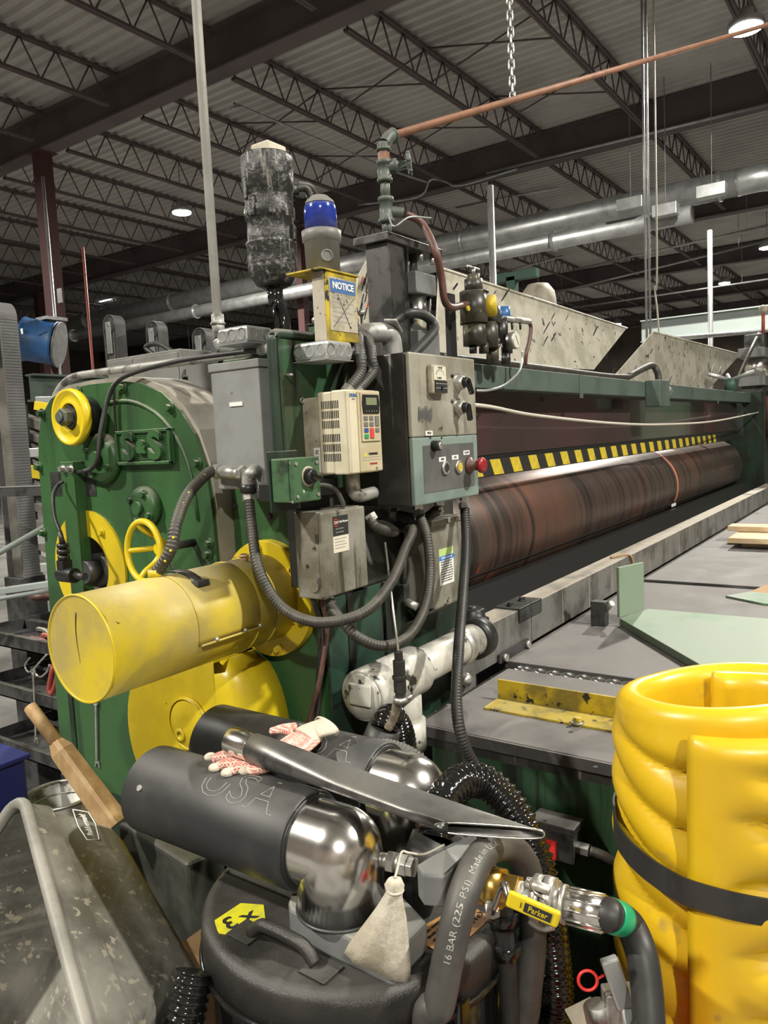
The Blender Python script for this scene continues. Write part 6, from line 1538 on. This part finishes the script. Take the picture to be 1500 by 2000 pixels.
def bat():
    t = thing('wooden_bat', 'pale wooden paddle handle leaning into the grey tub', 'handle')
    A, B = D_(57, 1378, 2.0), D_(213, 1592, 1.95); d = (B - A).normalized(); m = A.lerp(B, .34); m2 = A.lerp(B, .42)
    G().lathe(A, d, [(.012, 0), (.0165, .004), (.0175, .02), (.0175, (m - A).length)], 18).build('grip', 'wood', t)
    u = d.cross(ZA).normalized(); n = u.cross(d); 
    def oc(p, w_, h_, c=.35): return [p + u * x * w_ + n * y * h_ for x, y in ((-1, -1 + c), (-1 + c, -1), (1 - c, -1), (1, -1 + c), (1, 1 - c), (1 - c, 1), (-1 + c, 1), (-1, 1 - c))]
    B2 = B + d * .03
    G().loft([oc(m - d * .001, .0165, .0165, .55), oc(m2, .024, .026), oc(B, .026, .028, .25), oc(B2, .026, .028, .25)], smooth=False).build('shaft', 'wood', t)
bat()
def blue_bin():
    t = thing('blue_bin', 'dark blue plastic bin with folded rim beside the wooden handle', 'bin')
    P = [D_(52, 1468, 1.95), D_(-60, 1430, 2.2), D_(-140, 1480, 1.9), D_(-20, 1490, 1.75)]
    z = P[0].z; x1, y1 = P[0].x, P[0].y
    G().bx((x1 - .16, y1 - .01, 0), (x1 - .01, y1 + .45, z - .012)).build('body', 'blue_bin', t, .008)
    G().bx((x1 - .17, y1 - .02, z - .012), (x1, y1 + .46, z)).build('rim', 'blue_bin', t, .003)
blue_bin()
def bucket():
    t = thing('steel_bucket', 'stainless steel bucket with rolled rim behind the grey tub', 'bucket')
    c = D_(115, 1552, 2.16); r = .094
    G().lathe((c.x, c.y, 0), ZA, [(r * .8, 0), (r * .8, .3), (r, c.z), (r * .97, c.z), (r * .78, .32), (.001, .31)], 32, cap=False).build('wall', 'galv_dirty', t)
    G().torus((c.x, c.y, c.z), ZA, r, .005, 36, 8).build('rim', 'zinc', t); G().torus((c.x, c.y, c.z - .035), ZA, r * .97, .003, 36, 6).build('bead', 'zinc', t)
bucket()
p = D_(408, 1838, 1.68); t = thing('cardboard_box', 'torn cardboard box in the gap between tub and drum', 'box')
G().bx((p.x - .05, p.y - .06, 0), (p.x + .07, p.y + .05, p.z)).build('body', 'cardboard', t, .003)
G().prism([V((p.x - .05, p.y - .06, p.z)), V((p.x - .05, p.y + .05, p.z)), V((p.x - .10, p.y + .03, p.z - .03)), V((p.x - .10, p.y - .05, p.z - .03))], (0, 0, .003)).build('flap', 'cardboard', t)

# ================================================================== left background
def belt_arm(c, zt, zb, ry, wx, label, lean=0):
    t = thing('belt_conveyor', label, 'conveyor arm'); x, y = c
    n = 16; path = [V((x, y - ry, zb))] + [V((x, y - ry * math.cos(PI * k / n), zt - ry + ry * math.sin(PI * k / n))) for k in range(n + 1)] + [V((x, y + ry, zb))]
    g = G(); P = []
    for p in path: P.append(p)
    th = .006; outer = P; inner = [V((p.x, y + (p.y - y) * (1 - th / ry), min(p.z, zt - ry) if k in (0, len(P) - 1) else (zt - ry + (p.z - zt + ry) * (1 - th / ry)))) for k, p in enumerate(P)]
    inner[0].z = zb; inner[-1].z = zb
    lp = [[p, q, q + V((wx, 0, 0)), p + V((wx, 0, 0))] for p, q in zip(outer, inner)]
    g.loft(lp, smooth=False).build('belt', 'belt', t)
    first = None; m = int((zt - ry - zb) / .012)
    r = G()
    for k in range(m): r.bx((x, y - ry - .0022, zb + k * .012), (x + wx, y - ry, zb + k * .012 + .005))
    r.build('belt_ribs', 'belt', t, kind='stuff')
    G().bx((x + .01, y - ry * .55, zb - .05), (x + wx - .01, y + ry * .55, zt - ry)).build('arm_beam', 'post_steel', t, .003)
    G().cyl((x - .004, y, zt - ry), (x + wx + .004, y, zt - ry), ry * .82, n=24).build('pulley', 'steel_dark', t)
    G().cyl((x - .018, y, zt - ry), (x - .004, y, zt - ry), .018, n=10).build('axle', 'zinc', t)
    G().bx((x - .015, y - ry * .4, zt - ry * 4), (x - .005, y + ry * .4, zt - ry * .75)).build('side_plate', 'galv', t, .002)
    G().bx((x - .02, y - ry, 0), (x + wx + .02, y + ry, zb)).build('foot', 'steel_dark', t, .003)
p = D_(6, 860, 3.2); zt, zb = D_(22, 592, 3.2).z, D_(60, 1130, 3.2).z
belt_arm((p.x, p.y), zt, zb, .062, .075, 'tall ribbed belt arm standing left of the green gear housing')
for u, v, d, lab in ((212, 615, 6.8, 'upright belt arm loop beside the thin red pole'), (296, 627, 6.9, 'upright belt arm loop rising behind the grey cabinet'), (388, 640, 6.2, 'upright belt arm loop next to the tall conduit')):
    p = D_(u, v + 12, d); belt_arm((p.x, p.y), D_(u, v, d).z, 1.0, .085, .11, lab)
def cabinet():
    for k, (u0, u1, v, x, lab) in enumerate(((208, 262, 703, 2.05, 'small light grey cabinet behind the conduit over the green housing'), (258, 352, 695, 1.95, 'wider grey control cabinet with a cable loop behind the green housing'))):
        a, b = X_(u0, v, x), X_(u1, v + 4, x); t = thing('grey_cabinet', lab, 'cabinet')
        G().bx((x, b.y, 0), (x + .16, a.y - .002, a.z)).build('body', 'grey_light', t, .004)
        G().bx((x - .006, b.y + .01, 1.0), (x, a.y - .012, a.z - .012)).build('door', 'grey_light', t, .002)
        if k: G().tube([V((x + .06, a.y - .06, a.z)), X_(285, 678, x + .06), X_(310, 672, x + .06), X_(340, 690, x + .05), X_(358, 712, x + .04), X_(362, 740, x)], .010, 10, 6).build('cable_loop', 'rubber', t)
cabinet()
def slat_rack():
    t = thing('slat_rack', 'rack of slanting grey steel rails behind the green gear housing', 'rack')
    dpt = 4.6
    for k, v in enumerate((822, 850, 878, 906, 948, 985, 1020, 1058, 1090)):
        a, b = D_(35, v - 10, dpt + .25), D_(150, v + 34, dpt - .25); G().beam(a, b, .05, .045 if k % 2 else .06).build('slanted_rail', 'post_steel', t, .003)
    for k, v in enumerate((885, 1055, 1110)):
        a, b = D_(50, v, dpt - .3), D_(120, v - 4, dpt - .3); G().beam(a, b, .06, .05).build('cross_rail', 'galv', t, .003)
    for u in (45, 112):
        p = D_(u, 900, dpt); G().bx((p.x, p.y, 0), (p.x + .06, p.y + .06, D_(u, 790, dpt).z)).build('post', 'green_dark', t)
    for u, v in ((82, 920), (95, 792)):
        a, b = D_(u - 25, v, dpt - .2), D_(u + 16, v + 6, dpt - .2); G().beam(a, b, .05, .07 if v > 900 else .05).build('yellow_rail', 'yellow', t, .003)
    a, b = D_(72, 785, 5.4), D_(140, 783, 5.4); G().beam(a, b, .05, .07).build('top_rail', 'galv', t, .003)
slat_rack()
def left_steel():
    t = thing('green_girt', 'dark green steel beam behind the green housing under the blue fan', 'beam')
    y = 7.2; a, b = Y_(60, 757, y), Y_(420, 757, y); z = a.z; h = .115
    G().bx((a.x, y, z - h), (b.x, y + .02, z + h)).build('web', 'green_beam', t); G().bx((a.x, y - .06, z - h - .02), (b.x, y + .08, z - h)).build('lower_flange', 'green_beam', t); G().bx((a.x, y - .06, z + h), (b.x, y + .08, z + h + .02)).build('upper_flange', 'green_beam', t)
    for x in (a.x + .1, b.x - .2): G().bx((x, y, 0), (x + .1, y + .08, z - h - .02)).build('leg', 'column_red', t)
    w = thing('black_cross_bar', 'black horizontal bar in front of the ribbed belt arm', 'bar')
    a, b = D_(-200, 967, 3.1), D_(100, 958, 2.75); G().beam(a, b, .03, .034).build('bar', 'steel_dark', w, .002); G().beam(a + V((0, 0, .018)), b + V((0, 0, .018)), .034, .003).build('top_edge', 'galv', w)
    G().bx((a.x - .02, a.y - .02, 0), (a.x + .02, a.y + .02, a.z - .017)).build('post', 'steel_dark', w)
    r = thing('teal_tie_rod', 'pale teal diagonal rod left of the gear housing', 'rod')
    a, b = D_(-260, 1226, 2.6), D_(100, 1022, 2.65); G().cyl(a, b, .010, n=10).build('rod', 'pale_beam', r); G().bx((a.x - .02, a.y - .01, 0), (a.x + .02, a.y + .03, a.z)).build('post', 'steel_dark', r)
    c = thing('teal_rails', 'pair of pale teal rails behind the tool cart', 'rail')
    a, b = D_(-220, 1186, 2.9), D_(115, 1138, 2.75); G().beam(a, b, .04, .022).build('upper_rail', 'pale_beam', c, .002)
    a2, b2 = D_(-220, 1206, 2.87), D_(115, 1150, 2.72); G().cyl(a2, b2, .008, n=8).build('lower_rail', 'pale_beam', c); G().bx((a.x - .02, a.y, 0), (a.x + .02, a.y + .04, a.z - .01)).build('post', 'teal', c)
    s = one(G().sph(D_(88, 1161, 2.95), .06, 12, 8, (1, 1, .4)).build('brown_cloth', 'red_dull'), 'brown rag lying behind the tool cart rails', 'rag')
left_steel()
def tool_cart():
    t = thing('tool_cart', 'black steel tool cart with open trays left of the gear housing', 'cart')
    x0, x1, y0, y1 = 1.50, 1.93, 2.43, 3.05
    zs = [X_(40, 1245, x0).z, X_(40, 1345, x0).z, X_(40, 1455, x0).z]
    for k, z in enumerate(zs):
        tr = G().bx((x0, y0, z - .05), (x1, y1, z - .045)).build('tray', 'steel_dark', t)
        G().bx((x0, y0, z - .05), (x0 + .005, y1, z)).bx((x1 - .005, y0, z - .05), (x1, y1, z)).bx((x0, y0, z - .05), (x1, y0 + .005, z)).bx((x0, y1 - .005, z - .05), (x1, y1, z)).build('tray_rim', 'steel_dark', tr)
        G().bx((x0 - .003, y0 - .003, z), (x0 + .010, y1, z + .004)).bx((x0, y0 - .003, z), (x1, y0 + .010, z + .004)).build('bright_edge', 'post_steel', tr)
        G().bx((x0 + .2, y0, z - .045), (x0 + .23, y1, z - .01)).build('divider', 'steel_dark', tr)
    for x in (x0, x1 - .03):
        for y in (y0, y1 - .03): G().bx((x, y, 0), (x + .03, y + .03, zs[0] - .05)).build('leg', 'steel_dark', t)
    d = D_(8, 1228, 2.62); r = one(G().lathe((x0 + .31, d.y + .06, zs[0] + .004), V((-1, -.2, .15)), [(.045, 0), (.047, .002), (.045, .004)], 28).build('red_reflector', 'red'), 'round red reflector disc standing on the tool cart', 'reflector')
    for k, (u, v, m, L) in enumerate(((96, 1215, 'tool_red', .16), (90, 1228, 'tool_red', .12), (60, 1240, 'post_steel', .13))):
        p = X_(u, v, x0 + .12); one(G().tube([V((x0 + .06 + .05 * k, p.y - L / 2, zs[0] - .034)), V((x0 + .08 + .05 * k, p.y, zs[0] - .030)), V((x0 + .09 + .05 * k, p.y + L / 2, zs[0] - .034))], .010, 8, 4).build('hand_tool', m), ('long red-handled tool in the top tray of the cart', 'shorter red-handled tool in the top tray of the cart', 'steel rod tool in the top tray of the cart')[k], 'tool')
    c = thing('bar_clamp', 'dark red bar clamp hooked on the tool cart beside the housing', 'clamp')
    a = X_(104, 1300, 1.46); G().tube([a, X_(96, 1345, 1.46), X_(103, 1352, 1.46), X_(112, 1320, 1.46), X_(110, 1300, 1.46)], .009, 8, 4).build('frame', 'tool_red', c)
    h = thing('hook_cluster', 'bent steel hooks hanging at the corner of the tool cart', 'hook')
    a = X_(64, 1310, 1.47); G().tube([X_(58, 1285, 1.47), X_(49, 1300, 1.47), X_(55, 1312, 1.47), a], .004, 8, 5).build('hook', 'zinc', h); G().tube([X_(92, 1278, 1.47), X_(78, 1293, 1.47), a], .004, 8, 5).build('straight_hook', 'zinc', h); G().tube([a, X_(78, 1322, 1.47), X_(92, 1312, 1.47), X_(97, 1298, 1.47)], .004, 8, 5).build('hook', 'zinc', h)
    def wrench(u0, v0, u1, v1, x, lab):
        w = thing('combination_wrench', lab, 'wrench'); a, b = X_(u0, v0, x), X_(u1, v1, x); d = (b - a).normalized()
        G().beam(a, b, .004, .0085, YA).build('shank', 'zinc', w, .001)
        G().ring(a - V((.003, 0, 0)), XA, .007, .0115, .006, 18).build('ring_end', 'zinc', w)
        s = YA
        G().prism([b + s * .008, b + s * .013 + d * .022, b + s * .006 + d * .022, b + s * .005 + d * .010, b - s * .005 + d * .010, b - s * .006 + d * .022, b - s * .013 + d * .022, b - s * .008], (.005, 0, 0)).build('open_jaw', 'zinc', w, .001)
    wrench(65, 1312, 70, 1440, 1.45, 'long combination wrench hanging at the tool cart')
    wrench(187, 1372, 189, 1486, 1.394, 'combination wrench hanging on the lower green housing')
tool_cart()
def barrel_fan():
    t = thing('barrel_fan', 'blue barrel fan hung from the dark red column', 'fan')
    c = X_(84, 668, 8.55); d = V((.62, -.72, -.20)).normalized(); r = .42
    a = c - d * .35
    G().lathe(a, d, [(r, 0), (r * 1.02, .02), (r * .96, .05), (r * .96, .55), (r * 1.02, .6)], 32, cap=False).build('barrel', 'blue_paint', t).modifiers.new('thick', 'SOLIDIFY').thickness = .02
    e = a + d * .62
    for k in range(5): G().torus(e, d, r * (.2 + .19 * k), .008, 28, 5).build('grille_ring', 'steel_dark', t)
    G().cyl(a + d * .2, a + d * .5, .12, n=16).build('motor', 'black', t)
    x, y, z = frame(d)
    for k in range(5):
        an = 2 * PI * k / 5; q = x * math.cos(an) + y * math.sin(an); G().obox(a + d * .45 + q * .24, q, d + q.cross(d) * .8, (.34, .16, .008)).build('blade', 'steel_dark', t)
    G().lathe(e + d * .02, d, [(r * 1.03, 0), (r * 1.03, .03)], 32).build('front_guard', 'belt', t)
    G().bx((c.x - .05, c.y - .25, c.z + r * .95), (8.95, c.y + .1, c.z + r * .95 + .06)).build('hanger_arm', 'galv', t)
    G().obox(a + d * .1 + V((-.3, -.25, .1)), V((0, 1, 0)), ZA, (.12, .1, .006)).build('logo_patch', 'white', t)
barrel_fan()
pipe('white_far_pipe', [X_(-60, 668, 15), X_(60, 654, 15)], .17, 'white', 'wide pale pipe far behind the blue fan', 'pipe', 16, 1)
t = thing('low_far_duct', 'low pale duct far behind the green beam', 'duct')
a_, b_ = X_(40, 736, 24), X_(420, 726, 24); G().cyl(a_, b_, .22, n=16).build('run', 'galv', t)
for q in (.1, .9): m_ = a_.lerp(b_, q); G().cyl(m_, (m_.x, m_.y, RZ), .01, n=6).build('hanger', 'galv', t)

# ------------------------------------------------------------------ every thing gets its origin at its base
def finish():
    bb = {}
    def box(me):
        if me.name not in bb:
            co = [v.co for v in me.vertices]
            bb[me.name] = [V((x, y, z)) for x in (min(c.x for c in co), max(c.x for c in co)) for y in (min(c.y for c in co), max(c.y for c in co)) for z in (min(c.z for c in co), max(c.z for c in co))]
        return bb[me.name]
    for o in [o for o in COL.objects if o.parent is None and o.type in ('EMPTY', 'MESH')]:
        if o.type == 'MESH' and o.data.users > 1: continue
        pts = []
        def walk(q, off):
            if q.type == 'MESH':
                T = Matrix.Translation(off) @ q.matrix_basis
                pts.extend(T @ c for c in box(q.data))
            for ch in q.children: walk(ch, off + q.location)
        walk(o, V((0, 0, 0)))
        if not pts: continue
        lo = V([min(p[i] for p in pts) for i in range(3)]); hi = V([max(p[i] for p in pts) for i in range(3)])
        c = V(((lo.x + hi.x) / 2, (lo.y + hi.y) / 2, lo.z))
        if o.type == 'MESH': o.data.transform(Matrix.Translation(-c)); bb.pop(o.data.name, None)
        o.location = c
        for ch in o.children: ch.location = ch.location - c
finish()
